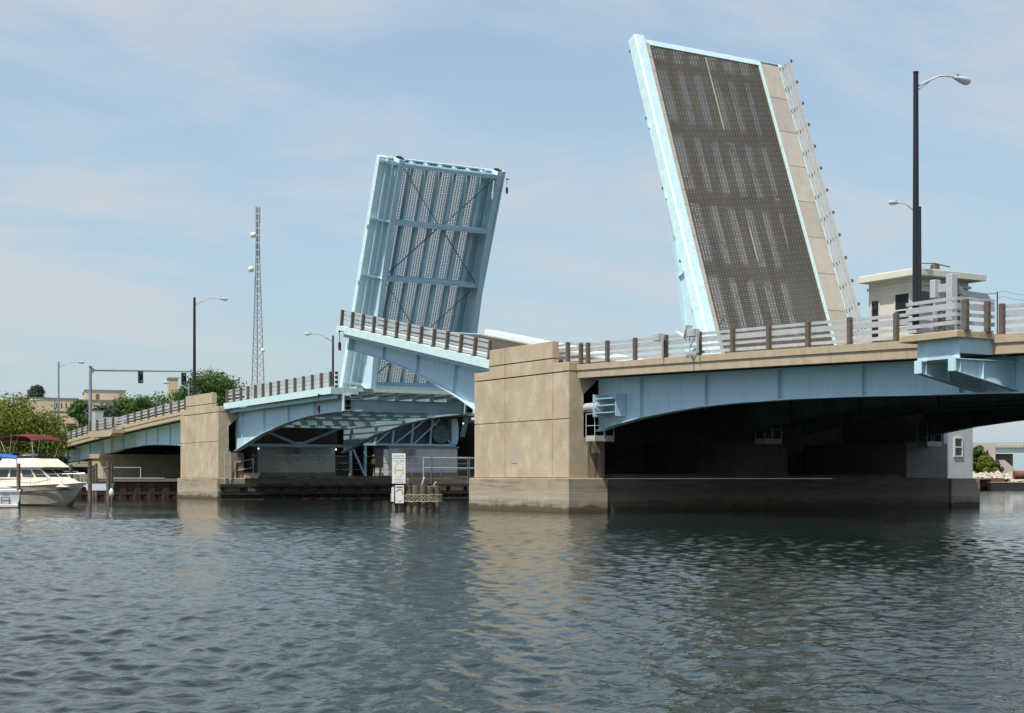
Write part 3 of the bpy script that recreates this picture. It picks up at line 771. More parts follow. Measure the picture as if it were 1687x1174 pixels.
def bulb(loc, label):
    t = thing('globe_light', label, 'lamp', loc, group='small globe lights under the bridge')
    e = bpy.data.materials.get('lit globe')
    if e is None:
        e = mat('lit globe', (.9,.9,.88), .4); b = e.node_tree.nodes['Principled BSDF']; b.inputs['Emission Color'].default_value = (1,.97,.9,1); b.inputs['Emission Strength'].default_value = 1.6
    m = MB(); m.lathe([(.01,-.07),(.05,-.045),(.07,0),(.05,.045),(.01,.07)], n=12); m.build('globe', e, t, smooth=True)
    m = MB(); m.tube((0,0,.08),(0,0,.3),.03,n=6); m.build('stem', M['dark'], t)
bulb((-54.6,4.2,4.25), 'small white globe light left of the shaded machinery room')
bulb((-54.6,11.3,4.25), 'small white globe light right of the shaded machinery room')
bulb((-54.6,23.9,6.75), 'small white globe light high beside the right edge of the rack frame')

# ---------------------------------------------------------------- control house
def control_house():
    t = thing('control_house', 'cream control house with flat overhanging roof on its tower', 'control house', (-5.5, 30, 1.75))
    def w(x, y, z): return (x+5.5, y-30, z-1.75)
    def bx(m, x0, x1, y0, y1, z0, z1): return m.box(x0+5.5, x1+5.5, y0-30, y1-30, z0-1.75, z1-1.75)
    m = MB(); bx(m, -9.2, -3.05, 29.65, 33.2, -1.5, 1.74); m.build('base', M['base'], t)
    m = MB(); bx(m, -7.8, -3.0, 28.0, 32.7, 1.76, 10.6); m.build('tower_wall', M['roomw'], t)
    m = MB(); bx(m, -7.0, -3.0, 27.6, 32.3, 10.61, 14.27); m.build('wall', M['house'], t)
    m = MB(); bx(m, -7.1, -2.85, 27.5, 32.4, 13.8, 13.95); m.build('wall_band', M['house'], t)
    m = MB(); bx(m, -7.3, -2.15, 26.85, 33.0, 14.28, 14.64); m.build('roof', M['roofed'], t)
    m = MB(); bx(m, -7.2, -2.25, 26.95, 32.9, 14.645, 14.72); m.build('roof_cap', M['white'], t)
    def win(x0, x1, y0, y1, z0, z1, face):
        f = MB()
        if face == 'y':
            for q in ((x0,x1,z0,z0+.09),(x0,x1,z1-.09,z1),(x0,x0+.09,z0+.09,z1-.09),(x1-.09,x1,z0+.09,z1-.09),(x0+.09,x1-.09,(z0+z1)/2-.04,(z0+z1)/2+.04)): bx(f, q[0],q[1],y0-.07,y0-.002,q[2],q[3])
        else:
            for q in ((y0,y1,z0,z0+.09),(y0,y1,z1-.09,z1),(y0,y0+.09,z0+.09,z1-.09),(y1-.09,y1,z0+.09,z1-.09),(y0+.09,y1-.09,(z0+z1)/2-.04,(z0+z1)/2+.04)): bx(f, x0+.002,x0+.07,q[0],q[1],q[2],q[3])
        fo = f.build('window', M['white'] if z0 < 9 else M['roofed'], t)
        g = MB()
        if face == 'y': bx(g, x0+.05,x1-.05,y0-.02,y0-.004,z0+.05,z1-.05)
        else: bx(g, x0+.004,x0+.02,y0+.05,y1-.05,z0+.05,z1-.05)
        g.build('pane', M['glass'], fo)
    win(-6.8,-6.0,27.6,0,10.7,13.2,'y')
    win(-4.75,-3.4,27.6,0,11.2,13.4,'y')
    win(-3.0,0,27.9,29.4,11.3,13.5,'x')
    win(-3.0,0,30.0,31.6,11.3,13.5,'x')
    win(-3.0,0,30.95,31.75,3.1,4.35,'x')
    m = MB(); m.box(2.5,2.9,-1.1,-.7,12.97,13.35); m.bar((2.7,-2.3,13.33),(2.7,-.9,13.42),.12,.05); m.bar((2.7,-.9,13.42),(2.7,.4,13.3),.12,.05)
    m.build('roof_antenna', M['post'], t)
control_house()

# ---------------------------------------------------------------- street furniture
def lamp(name, label, loc, h, arm, adir, mt=None, r=.13, pale_base=0):
    """tapered pole with a curved arm; adir +1/-1 along y"""
    t = thing(name, label, 'street lamp', loc, group='street lamps along the bridge')
    k = MB(); k.tube((0,0,0),(0,0,h),r,r*.72,n=14); k.tube((0,0,h),(0,0,h+.06),r*.8,r*.8,n=14); k.build('pole', mt or M['black'], t, smooth=False)
    k = MB(); k.box(-.2,.2,-.2,.2,0,.12); k.build('base_plate', M['galv'], t)
    a = adir
    pts = [(0,a*.08,h-.45),(0,a*arm*.35,h-.16),(0,a*arm*.6,h+.06),(0,a*arm*.8,h+.13),(0,a*arm,h+.14)]
    k = MB(); k.path(pts, .035, 8); k.path([(0,a*.08,h-.6),(0,a*arm*.35,h-.2)], .025, 6); k.build('arm', M['lampw'], t)
    hd = MB(); L = .9; n = 10; m_ = 12; vs = []
    for i in range(n+1):
        u = i/n; rr = .17*math.sin(math.pi*min(1,max(.02,.06+.92*u)))**.6*(0.55+.6*u)
        for j in range(m_):
            th = 2*math.pi*j/m_; z = math.sin(th)*rr
            if z < 0: z *= (1.0 + 1.1*max(0, u-.35))
            else: z *= .6
            vs.append((math.cos(th)*rr, a*(arm-.05+L*u), h+.12+z))
    fs = [(i*m_+j, i*m_+(j+1)%m_, (i+1)*m_+(j+1)%m_, (i+1)*m_+j) for i in range(n) for j in range(m_)] + [tuple(range(m_-1,-1,-1)), tuple(range(n*m_, n*m_+m_))]
    hd.add(vs, fs); ho = hd.build('lamp_head', M['lampw'], t, smooth=True)
    k = MB(); k.lathe([(.045,0),(.05,.07),(.02,.1)], (0,a*(arm+.2),h+.2), 8); k.build('photocell', M['steelg'], ho)
    return t
lamp('street_lamp', 'tall black street lamp on the right span platform, arm to the right', (24.42,-.92,6.95), 9.35, 1.95, 1, r=.125)
lamp('street_lamp', 'black street lamp behind the tall platform lamp, arm to the left', (-1.5,26.4,7.65), 10.55, 1.75, -1)
lamp('street_lamp', 'black street lamp behind the left pier parapet, arm to the right', (-61.4,.9,7.7), 9.75, 2.2, 1, r=.15)
lamp('street_lamp', 'slim dark street lamp left of the traffic signal, arm to the right', (-107.6,.25,5.6), 9.4, 2.1, 1, M['steelg'])
lamp('street_lamp', 'small black street lamp left of the steep blue leaf, arm to the left', (-71,18.2,7.4), 8.4, 2.2, -1)
lamp('street_lamp', 'small distant street lamp below the right traffic light, arm to the left', (-92.5,10.6,6.6), 5.4, 2.0, -1, M['steelg'])
lamp('street_lamp', 'small distant street lamp in front of the leafy tree by the gate cabinets', (-128,4.6,5.0), 6.6, 2.2, -1, M['steelg'])

def signal():
    t = thing('traffic_signal', 'grey mast arm with two traffic lights over the left approach', 'traffic light', (-92.9,.05,6.65))
    m = MB(); m.tube((0,0,0),(0,0,6.85),.2,.15,n=14); m.lathe([(.2,6.85),(.2,6.95),(.05,7.0)], n=14); m.build('pole', M['steelg'], t)
    m = MB(); m.tube((0,.1,6.5),(0,11.0,6.78),.11,.07,n=10); m.box(-.22,.22,.1,.32,6.25,6.75); m.build('mast_arm', M['steelg'], t)
    for y in (5.35, 10.1):
        m = MB(); m.bev(-.2,.2,y-.24,y+.24,5.3,6.6,.04); o = m.build('signal_head', M['black'], t)
        for k in range(3):
            z = 5.52 + k*.42
            q = MB(); q.tube((.2,y,z),(.26,y,z),.13,n=12); q.build('lens', M['lampw'] if k != 1 else M['dark'], o)  # outer lenses coloured pale to stand for reflected light
            q = MB(); q.tube((.2,y,z+.02),(.42,y,z-.02),.17,.17,n=12,cap=False); q.build('visor', M['black'], o)
signal()
def cabinet(loc, s, label):
    t = thing('control_cabinet', label, 'cabinet', loc)
    m = MB(); m.bev(-s[0]/2,s[0]/2,-s[1]/2,s[1]/2,0,s[2],.03); m.build('case', M['galv'], t)
    m = MB(); m.box(-s[0]/2-.03,s[0]/2+.03,-s[1]/2-.03,s[1]/2+.03,s[2]+.001,s[2]+.05); m.build('lid', M['galv'], t)
    m = MB(); m.box(s[0]/2,s[0]/2+.02,-.03,.03,s[2]*.4,s[2]*.6); m.build('handle', M['dark'], t)
cabinet((-90.2,.1,6.68), (1.2,.9,2.0), 'grey steel gate cabinet beside the signal pole')
cabinet((-87,.15,6.72), (3.2,.8,1.15), 'wide low grey gate housing on the left platform')
# barrier gate on the right platform
def gate():
    t = thing('barrier_gate', 'galvanised barrier gate on the platform with its bent arm behind', 'barrier gate', (25.75,-.55,6.95))
    m = MB(); m.bev(-.14,.14,-.15,.15,0,2.0,.02); m.build('post', M['galv'], t)
    m = MB(); m.bev(-.75,-.5,-.3,.0,1.2,1.85,.02); m.box(-.67,-.58,-.2,-.1,0,1.2); m.build('post', M['galv'], t)
    m = MB(); m.box(-.5,-.141,-.12,.05,1.4,1.68); m.build('hinge', M['galv'], t)
    m = MB(); m.prism([(.16,1.66),(.34,1.62),(.6,1.46),(1.75,1.42),(2.15,1.05),(2.0,1.05),(1.66,1.24),(.6,1.27),(.3,1.38),(.16,1.4)], 'x', -.05, .05); m.build('arm', M['steelg'], t)
gate()
# small boxes on the right span railing
def rail_box(x, y, z, s, label, legs):
    t = thing('junction_box', label, 'junction box', (x,y,z))
    m = MB(); m.bev(-s/2,s/2,-.22,.16,0,.36,.02); m.build('case', M['galv'], t)
    m = MB(); m.box(s/2+.01,s/2+.06,-.05,.05,-.75,.3); m.build('bracket', M['galv'], t)
    if legs:
        m = MB(); m.tube((-.15,-.1,0),(-.15,-.1,-.95),.03,n=6); m.tube((-.15,-.1,-.4),(-.55,-.1,.02),.03,n=6); m.tube((-.15,-.1,-.5),(.2,-.1,-.05),.03,n=6); m.build('leg', M['galv'], t)
        m = MB(); m.bar((-.38,-.1,.05),(-.2,-.1,.55),.36,.09); m.bar((-.45,-.1,.02),(-1.1,-.1,.32),.3,.05); m.build('floodlight', M['lampw'], t)
rail_box(7.05,.5,8.15,.42,'plain grey junction box on the span railing',False)
rail_box(9.75,.42,8.12,.52,'grey box with tilted floodlight on the span railing',True)

def nav_light(loc, label, red=True, out=-.25):
    t = thing('navigation_lantern', label, 'lantern', loc, group='hanging navigation lanterns')
    m = MB(); m.tube((0,.3,0),(0,0,0),.03,n=6); m.tube((0,0,0),(0,0,-.75),.022,n=6); m.lathe([(.05,-.08),(.09,0),(.05,.08)], n=8); m.build('hanger', M['dark'], t)
    m = MB(); m.lathe([(.04,-.72),(.1,-.78),(.11,-1.1),(.09,-1.12)], n=12); m.build('housing', M['black'], t)
    m = MB(); m.lathe([(.09,-1.3),(.1,-1.28),(.1,-1.13),(.08,-1.11)], n=12); m.build('lens', M['red'] if red else M['black'], t)
nav_light((-29.3,.42,11.75), 'red navigation lantern hanging from the tip of the low raised leaf')
nav_light((-32.9,.42,7.6), 'red navigation lantern hanging from the almost level leaf')
nav_light((-50.9,26.35,28.65), 'black navigation lantern dangling from the top right corner of the steep blue leaf', False)
# black and white banded marker beside the level leaf tip
t = thing('banded_marker', 'black and white banded post at the tip of the level leaf', 'marker post', (-31.6,1.2,7.9))
for k in range(8):
    m = MB(); m.box(-.05,.05,-.1,.1,k*.16,k*.16+.158); m.build('band', M['black'] if k % 2 else M['white'], t)

# ---------------------------------------------------------------- dolphin with signs
def text(s, size, mt, parent, loc, rot, name='lettering'):
    c = bpy.data.curves.new(name, 'FONT'); c.body = s; c.size = size; c.align_x = 'CENTER'; c.extrude = .001
    o = bpy.data.objects.new('tmp', c); COL.objects.link(o)
    dg = bpy.context.evaluated_depsgraph_get(); me = bpy.data.meshes.new_from_object(o.evaluated_get(dg))
    bpy.data.objects.remove(o); me.materials.clear(); me.materials.append(mt)
    q = link(name, me, parent); q.location = loc; q.rotation_euler = rot
    return q
def dolphin():
    # local frame: X along camera right, Y away from the camera
    base = at(686, 787.5, 78.0)
    rz = math.atan2(RV.y, RV.x)
    t = thing('pile_dolphin', 'cluster of weathered timber piles bound with rope in the channel', 'pile cluster', (base.x, base.y, 0), rz)
    spots = [(-1.1,-.1),(-.74,-.32),(-.38,-.42),(0,-.46),(.38,-.4),(.74,-.28),(1.08,-.05),(-.9,.35),(-.45,.4),(.05,.42),(.5,.4),(.95,.35)]
    for i, (x, y) in enumerate(spots):
        m = MB(); r = .19 + .02*random.random(); h = 1.32 + .1*random.random(); lx_, ly_ = random.uniform(-.04,.04), random.uniform(-.03,.03)
        pr = [(r*1.04,-1.6),(r*1.0,-.2),(r*1.02,.3),(r*.98,.8),(r*.97,h-.03),(r*.9,h)]
        m.lathe(pr, (x,y,0), 12); m.build('pile', M['wood'], t, smooth=False)
    # rope net
    m = MB(); ring = []
    n = 40; a, b = 1.36, .7
    for lvl in range(5):
        zz = .5 + lvl*.09
        pts = [(a*math.cos(2*math.pi*i/n), b*math.sin(2*math.pi*i/n)-.02, zz + .025*math.sin(i*2.1+lvl)) for i in range(n+1)]
        if lvl in (0, 4): m.path(pts, .028, 5)
    for i in range(n):
        for s in (1, -1):
            p = []
            for k in range(5):
                th = 2*math.pi*(i + s*k*.5)/n; p.append((a*math.cos(th)*(1.0), b*math.sin(th)-.02, .5 + .36*k/4))
            m.path(p, .017, 4)
    m.build('rope_net', M['rope'], t)
    for q_ in ([(.3,-.3,1.35),(.35,-.32,1.55),(.42,-.3,1.72),(.42,-.26,1.78)],[(.95,-.1,1.35),(1.0,-.1,1.5),(1.08,-.1,1.55)],[(-.45,-.1,1.3),(-.45,-.1,1.75)]):
        m = MB(); m.path(q_, .04, 6); m.build('mooring_hook', M['galv'], t)
    # main sign
    o = base + RV*(-.88) + DV*(-.75)
    s = thing('channel_sign', 'tall white channel sign board with yellow arrows on the pile cluster', 'sign', (o.x, o.y, 1.44), rz)
    m = MB(); m.bev(-.36,.36,-.02,.02,.02,1.62,.01); m.build('board', M['white'], s)
    m = MB(); m.box(-.36,.36,-.026,-.021,1.36,1.38); m.build('divider', M['ink'], s)
    for x in (-.16, .16): 
        m = MB(); m.box(x-.03,x+.03,.02,.07,-.9,1.5); m.build('sign_post', M['wooddark'], s)
    rot = (R(90),0,0)
    text('COURSE RED', .1, M['ink'], s, (0,-.024,1.45), rot); text('SLOW - SPEED', .085, M['ink'], s, (0,-.024,1.2), rot)
    text('CLEARANCE', .075, M['ink'], s, (0,-.024,.2), rot); text('BEYOND BRIDGE', .065, M['ink'], s, (0,-.024,.08), rot)
    m = MB(); n = 40
    for i in range(n):
        t0, t1 = 2*math.pi*i/n, 2*math.pi*(i+1)/n
        m.bar((.21*math.cos(t0),-.024,.74+.4*math.sin(t0)),(.21*math.cos(t1),-.024,.74+.4*math.sin(t1)),.012,.006)
    m.build('ring', M['ink'], s)
    for x in (-.2, .2):
        m = MB(); m.box(x-.035,x+.035,-.03,-.025,.58,.9); m.build('yellow_mark', M['yellow'], s)
    m = MB(); m.box(-.14,.14,-.027,-.0225,.73,.75); m.prism([(-.16,.74),(-.1,.77),(-.1,.71)],'y',-.028,-.0226); m.prism([(.16,.74),(.1,.71),(.1,.77)],'y',-.028,-.0226); m.build('arrow', M['ink'], s)
    o = base + RV*(-.84) + DV*(-.72)
    s = thing('warning_sign', 'small white sign with a red arch, below the tall sign board', 'sign', (o.x, o.y, .42), rz)
    m = MB(); m.bev(-.23,.23,-.02,.02,0,.95,.01); m.build('board', M['white'], s)
    m = MB(); m.box(-.19,.19,-.026,-.021,.82,.89)
    for i in range(14):
        t0, t1 = math.pi*i/14-.25, math.pi*(i+1)/14-.25
        if i < 13: m.bar((.17*math.cos(t0),-.024,.5+.24*math.sin(t0)),(.17*math.cos(t1),-.024,.5+.24*math.sin(t1)),.05,.006, up=(0,1,0))
    m.build('red_arch', M['signred'], s)
    m = MB(); m.prism([(-.12,.2),(0,.1),(.12,.2),(.0,.05)],'y',-.026,-.021); m.build('chevron', M['ink'], s)
    o = base + RV*(-1.22) + DV*(-.5)
    s = thing('pile_board', 'narrow white board at the left edge of the pile cluster', 'board', (o.x, o.y, .5), rz)
    m = MB(); m.bev(-.07,.07,-.02,.02,0,.75,.01); m.build('board', M['white'], s)
dolphin()

# ---------------------------------------------------------------- quay, piles, boats
def quay():
    t = thing('quay_wall', 'rust brown sheet pile quay wall beyond the boats', 'quay wall', (-66.6, 0, 0))
    prof = []
    k = 0; y = -60.
    m = MB()
    while y < 45:
        a = [(0,y),(0,y+.5),(-.14,y+.65),(-.14,y+1.15),(0,y+1.3)]
        for p, q in zip(a[:-1], a[1:]): m.add([(p[0],p[1],-1.5),(q[0],q[1],-1.5),(q[0],q[1],1.45),(p[0],p[1],1.45)], [(0,1,2,3)])
        y += 1.3
    m.build('sheet_piling', M['rust'], t)
    m = MB(); m.box(-.75,.12,-60,45,1.452,1.72); m.build('cap_beam', M['concg'], t)
    m = MB(); m.box(.02,.14,-6.5,-.2,1.725,1.80); m.build('white_pipe', M['white'], t)
    m = MB(); m.box(.12,.3,-60,45,.3,.55); m.build('waler', M['rust'], t)
quay()
def mpile(px, pyt, D, label, r=.16, cap=False):
    p = at(px, 787.5, D); h = at(px, pyt, D).z
    t = thing('mooring_pile', label, 'mooring pile', (p.x,p.y,0), group='mooring piles by the boats')
    m = MB(); m.lathe([(r*1.05,-1.6),(r*1.02,.1),(r,h*.5),(r*.96,h-.04),(r*.8,h)], n=12); m.build('shaft', M['wood'], t)
    m = MB(); m.lathe([(r*1.05,h*.82),(r*1.05,h*.82+.06)], n=12); m.build('band', M['dark'], t)
mpile(148, 759, 105, 'thick grey mooring pile just right of the cruiser bow', .15)
mpile(178.5, 759, 97, 'thick grey mooring pile farthest right, with a white float', .145)
mpile(116.5, 765, 112, 'thin grey pile behind the cruiser bow rail', .15)
mpile(183.5, 764, 113, 'thin grey pile behind the farthest right pile', .14)
mpile(153.5, 766, 116, 'pale thin pile in front of the wall pier nose', .12)
mpile(158.5, 763, 118, 'second pale thin pile in front of the wall pier nose', .12)
mpile(30.5, 763, 87.5, 'slim pile in front of the cruiser cabin', .12)
o = at(183.5, 812, 96.6); t = thing('mooring_float', 'white float hanging on the farthest right pile', 'float', (o.x,o.y,o.z-.3))
m = MB(); m.lathe([(.03,0),(.13,.08),(.16,.3),(.13,.5),(.04,.62)], n=12); m.build('body', M['white'], t, smooth=True)
pipe_fence('quay_rail', 'low bent pipe rail on the quay left of the left pier', [(-67,-5.6,1.72),(-67,-2.2,1.72)], 1.0, (.98,), M['galv'], .04, 3.4)
pipe_fence('dock_rail', 'pale timber dock rail behind the cruiser bow', [(-58,-14.5,1.2),(-60,-9.5,1.2)], 1.15, (.5,.8,1.1), M['walk2'], .05, 1.3)
o = at(165, 794, 108); t = thing('dinghy', 'small grey dinghy between the two thick piles', 'dinghy', (o.x,o.y,.85), math.atan2(RV.y,RV.x))
m = MB(); m.prism([(-.85,.0),(.75,.0),(.95,.55),(-.95,.55)], 'y', -.5, .5); m.build('hull', M['hullb'], t)
m = MB(); m.box(-.96,.96,-.53,.53,.551,.6); m.build('gunwale', M['dark'], t)

def loft(secs, n_close=True):
    """sections: lists of points with equal length, joined; ends capped"""
    m = MB(); k = len(secs[0]); vs = [p for s in secs for p in s]
    fs = [(i*k+j, i*k+j+1, (i+1)*k+j+1, (i+1)*k+j) for i in range(len(secs)-1) for j in range(k-1)]
    if n_close: fs += [(i*k+k-1, i*k, (i+1)*k, (i+1)*k+k-1) for i in range(len(secs)-1)] + [tuple(range(k-1,-1,-1)), tuple(range((len(secs)-1)*k, len(secs)*k))]
    m.add(vs, fs); return m
def cruiser():
    # local: X forward (bow), Y to port, Z up; bow to the right of the picture, swung towards the camera
    d = (RV*math.cos(R(34)) - DV*math.sin(R(34)))
    bow = at(137, 787.5, 91.5)
    Lb = 9.0
    o = bow - d*Lb
    t = thing('cabin_cruiser', 'ivory cabin cruiser with dark red bimini top moored at left', 'motor boat', (o.x,o.y,0), math.atan2(d.y,d.x))
    secs = []
    # hull sections from transom to stem
    def sec(x, hb, zd, zk, fl):
        # half beam at deck hb, deck height, keel depth, flare
        wl = hb*fl
        zm = zk + (zd-zk)*.62; zw = max(.12, zk + (zd-zk)*.25)
        return [(x,-hb,zd),(x,-hb*(.5+.5*fl),zm),(x,-wl,zw),(x,-wl*.5,zk),(x,wl*.5,zk),(x,wl,zw),(x,hb*(.5+.5*fl),zm),(x,hb,zd)]
    for x, hb, zd, zk, fl in ((0,1.5,1.15,-.4,.95),(2,1.58,1.17,-.45,.94),(4,1.6,1.22,-.45,.92),(5.5,1.52,1.27,-.42,.85),(6.8,1.25,1.33,-.3,.72),(7.5,.98,1.37,-.1,.55),(8.0,.75,1.4,.25,.45),(8.5,.45,1.43,.72,.4),(8.98,.06,1.48,1.25,.4)):
        secs.append(sec(x, hb, zd, zk, fl))
    m = loft(secs); h = m.build('hull', M['hull'], t)
    # rub rail and boot line
    m = MB()
    for s in (-1, 1):
        pr = [(0,1.53,.78),(2,1.61,.8),(4,1.61,.84),(5.5,1.5,.9),(6.8,1.2,.97),(7.8,.82,1.05),(8.6,.4,1.12)]
        m.path([(x, s*y*1.0, z) for x, y, z in pr], .035, 6)
    m.build('rub_rail', M['dark'], h)
    m = MB()
    for s in (-1,1): m.path([(x, s*y, z) for x, y, z in ((0,1.5,1.16),(2,1.58,1.18),(4,1.6,1.23),(5.5,1.52,1.28),(6.8,1.25,1.34),(7.8,.85,1.39),(8.5,.45,1.43),(8.98,.05,1.48))], .04, 6)
    m.build('gunwale', M['hullw'], h)
    for k, x in enumerate((3.0, 3.9, 4.8)):
        m = MB(); s = -1; m.prism([(x-.22,1.0),(x+.2,1.0),(x+.24,1.09),(x-.24,1.09)], 'y', -1.63, -1.5); m.build('porthole', M['glass'], h)
    # fore deck trunk
    def cab(x0, x1, xb0, xb1, w0, w1, z0, z1):
        return [[(x0,-w0,z0),(x1,-w0*.62,z0),(x1,w0*.62,z0),(x0,w0,z0)],[(xb0,-w1,z1),(xb1,-w1*.7,z1),(xb1,w1*.7,z1),(xb0,w1,z1)]]
    m = loft(cab(2.0,8.3,2.0,7.1,1.38,1.22,1.2,1.72)); m.build('foredeck', M['hullw'], t)
    m = loft(cab(1.8,6.9,2.2,5.9,1.34,1.18,1.72,2.38)); m.build('cabin', M['hullw'], t)
    # windows (dark band, front panes and side panes)
    def pane(pts, name='window'):
        m = MB(); m.add(pts + [(x,y+.0,z) for x,y,z in []], [tuple(range(len(pts)))]); return m.build(name, M['glass'], t)
    def lerp(a, b, u): return tuple(a[i]+(b[i]-a[i])*u for i in range(3))
    # cabin corner points
    A0, A1, B1, B0 = (1.8,-1.34,1.72),(6.9,-.83,1.72),(6.9,.83,1.72),(1.8,1.34,1.72)
    C0, C1, D1, D0 = (2.2,-1.18,2.38),(5.9,-.826,2.38),(5.9,.826,2.38),(2.2,1.18,2.38)
    def quad(a, b, c, d_, u0, u1, v0, v1, off):
        pts = []
        for u, v in ((u0,v0),(u1,v0),(u1,v1),(u0,v1)):
            lo, hi = lerp(a,b,u), lerp(d_,c,u); p = lerp(lo,hi,v); pts.append(tuple(p[i]+off[i] for i in range(3)))
        return pts
    def slab(pts, off):
        m = MB(); vs = pts + [tuple(p[i]+off[i] for i in range(3)) for p in pts]
        m.add(vs, [(0,1,2,3),(7,6,5,4),(0,4,5,1),(1,5,6,2),(2,6,7,3),(3,7,4,0)]); return m.build('window', M['glass'], t)
    for u0, u1 in ((.06,.26),(.30,.50),(.54,.74),(.78,.97)):
        slab(quad(A0,A1,C1,C0,u0,u1,.18,.86,(0,-.004,.0)), (0,-.02,0))
    for u0, u1 in ((.05,.47),(.53,.95)):
        slab(quad(A1,B1,D1,C1,u0,u1,.18,.86,(.004,0,.002)), (.02,0,.01))
    # flybridge
    m = loft([[(2.3,-1.42,2.385),(6.2,-1.0,2.385),(6.2,1.0,2.385),(2.3,1.42,2.385)],[(2.25,-1.46,2.47),(6.45,-1.02,2.47),(6.45,1.02,2.47),(2.25,1.46,2.47)],[(2.5,-1.12,3.02),(5.5,-.82,3.02),(5.5,.82,3.02),(2.5,1.12,3.02)]]); m.build('flybridge', M['hullw'], t)
    m = loft([[(2.3,-1.06,3.02),(5.4,-.78,3.02),(5.4,.78,3.02),(2.3,1.06,3.02)],[(2.5,-1.0,3.2),(5.0,-.72,3.2),(5.0,.72,3.2),(2.5,1.0,3.2)]]); m.build('windscreen', M['dark'], t)
    m = MB(); m.box(3.7,5.0,-.5,-.3,3.2,3.32); m.build('seat', M['hullw'], t)
    m = MB(); m.bev(5.0,5.5,-.75,-.5,2.78,3.0,.04); m.build('search_light', M['hullw'], t)
    # bow rail
    m = MB(); rail = [(4.2,-1.35,1.85),(5.6,-1.3,1.95),(6.9,-1.05,2.0),(7.9,-.7,2.02),(8.7,-.28,2.04),(9.15,0,2.05),(8.7,.28,2.04),(7.9,.7,2.02),(6.9,1.05,2.0),(5.6,1.3,1.95),(4.2,1.35,1.85)]
    m.path(rail, .022, 6)
    for x, y, z in rail[1:-1]: m.tube((x,y*1.05,1.3),(x,y,z),.016,n=5)
    m.build('bow_rail', M['chrome'], t)
    m = MB(); m.bar((8.6,0,1.46),(9.5,0,1.5),.3,.06); m.build('bow_pulpit', M['hullw'], t)
    # bimini
    secs = []
    for i in range(9):
        u = i/8; x = 2.3+3.2*u; zc = 4.28 + .22*math.sin(math.pi*(.1+.85*u)) - (.18 if i in (0,8) else 0)
        secs.append([(x, -1.15+2.3*j/8, zc + .1*math.sin(math.pi*j/8)) for j in range(9)])
    m = loft([s + [(x,y,z-.04) for x,y,z in reversed(s)] for s in secs]); m.build('bimini_top', M['canvas'], t)
    for s in (-1, 1):
        for p, q, r_ in (((2.35,s*1.12,4.15),(3.0,s*1.1,3.05),.025),((3.4,s*1.12,4.42),(3.15,s*1.1,3.05),.022),((3.25,s*1.1,3.05),(4.1,s*1.12,4.45),.018),((5.45,s*1.12,4.2),(5.2,s*.85,3.1),.02)):
            m = MB(); m.tube(p, q, r_, n=6); m.build('bimini_pole', M['chrome'], t)
        m = MB(); m.path([(2.2,s*1.2,3.0),(2.2,s*1.2,3.4),(3.8,s*1.05,3.42),(5.4,s*.8,3.36)], .03, 6); m.build('flybridge_rail', M['dark'], t)
cruiser()
def runabout():
    d = (DV*math.cos(R(20)) - RV*math.sin(R(20)))
    p = at(-1, 787.5, 86.0)
    t = thing('runabout', 'white runabout seen from its stern with swim ladder, at the left edge', 'motor boat', (p.x,p.y,0), math.atan2(d.y,d.x))
    secs = []
    for x, hb, zd, zk in ((0,1.15,1.0,-.25),(2,1.22,1.05,-.3),(4,1.1,1.12,-.25),(5.2,.6,1.2,-.05),(5.9,.05,1.28,.3)):
        secs.append([(x,-hb,zd),(x,-hb*.96,.45),(x,-hb*.86,.1),(x,-.4*hb,zk),(x,.4*hb,zk),(x,hb*.86,.1),(x,hb*.96,.45),(x,hb,zd)])
    m = loft(secs); m.build('hull', M['hullb'], t)
    m = MB(); m.bev(-.35,.0,-1.05,1.05,.02,.2,.03); m.build('swim_platform', M['hullw'], t)
    m = MB(); m.bar((0,-1.16,.98),(4,-1.12,1.13),.1); m.bar((0,1.16,.98),(4,1.12,1.13),.1); m.bar((0,-1.16,.98),(0,1.16,.98),.1); m.build('gunwale', M['hullw'], t)
    m = MB(); m.path([(-.06,-.55,.22),(-.06,-.55,.62),(-.06,-.1,.62),(-.06,-.1,.22)], .02, 6); m.tube((-.06,-.55,.42),(-.06,-.1,.42),.02,n=6); m.build('swim_ladder', M['dark'], t)
    m = MB()
    for i in range(20):
        a, b = 2*math.pi*i/20, 2*math.pi*(i+1)/20
        m.bar((-.004,-.35+.16*math.cos(a),.78+.06*math.sin(a)),(-.004,-.35+.16*math.cos(b),.78+.06*math.sin(b)),.012,.012)
    m.build('badge', M['dark'], t)
    secs = []
    for i in range(6):
        u = i/5; x = 3.0+1.2*u; zc = 2.95 + .2*math.sin(math.pi*u)
        secs.append([(x, -1.05+2.1*j/6, zc+.12*math.sin(math.pi*j/6)) for j in range(7)])
    m = loft([s + [(x,y,z-.04) for x,y,z in reversed(s)] for s in secs]); m.build('bimini_top', M['blue'], t)
    for s in (-1, 1):
        for p, q in (((3.05,s*1.04,2.95),(3.0,s*1.12,1.05)),((4.15,s*1.04,2.95),(3.5,s*1.12,1.05))):
            m = MB(); m.tube(p, q, .022, n=6); m.build('bimini_pole', M['chrome'], t)
runabout()

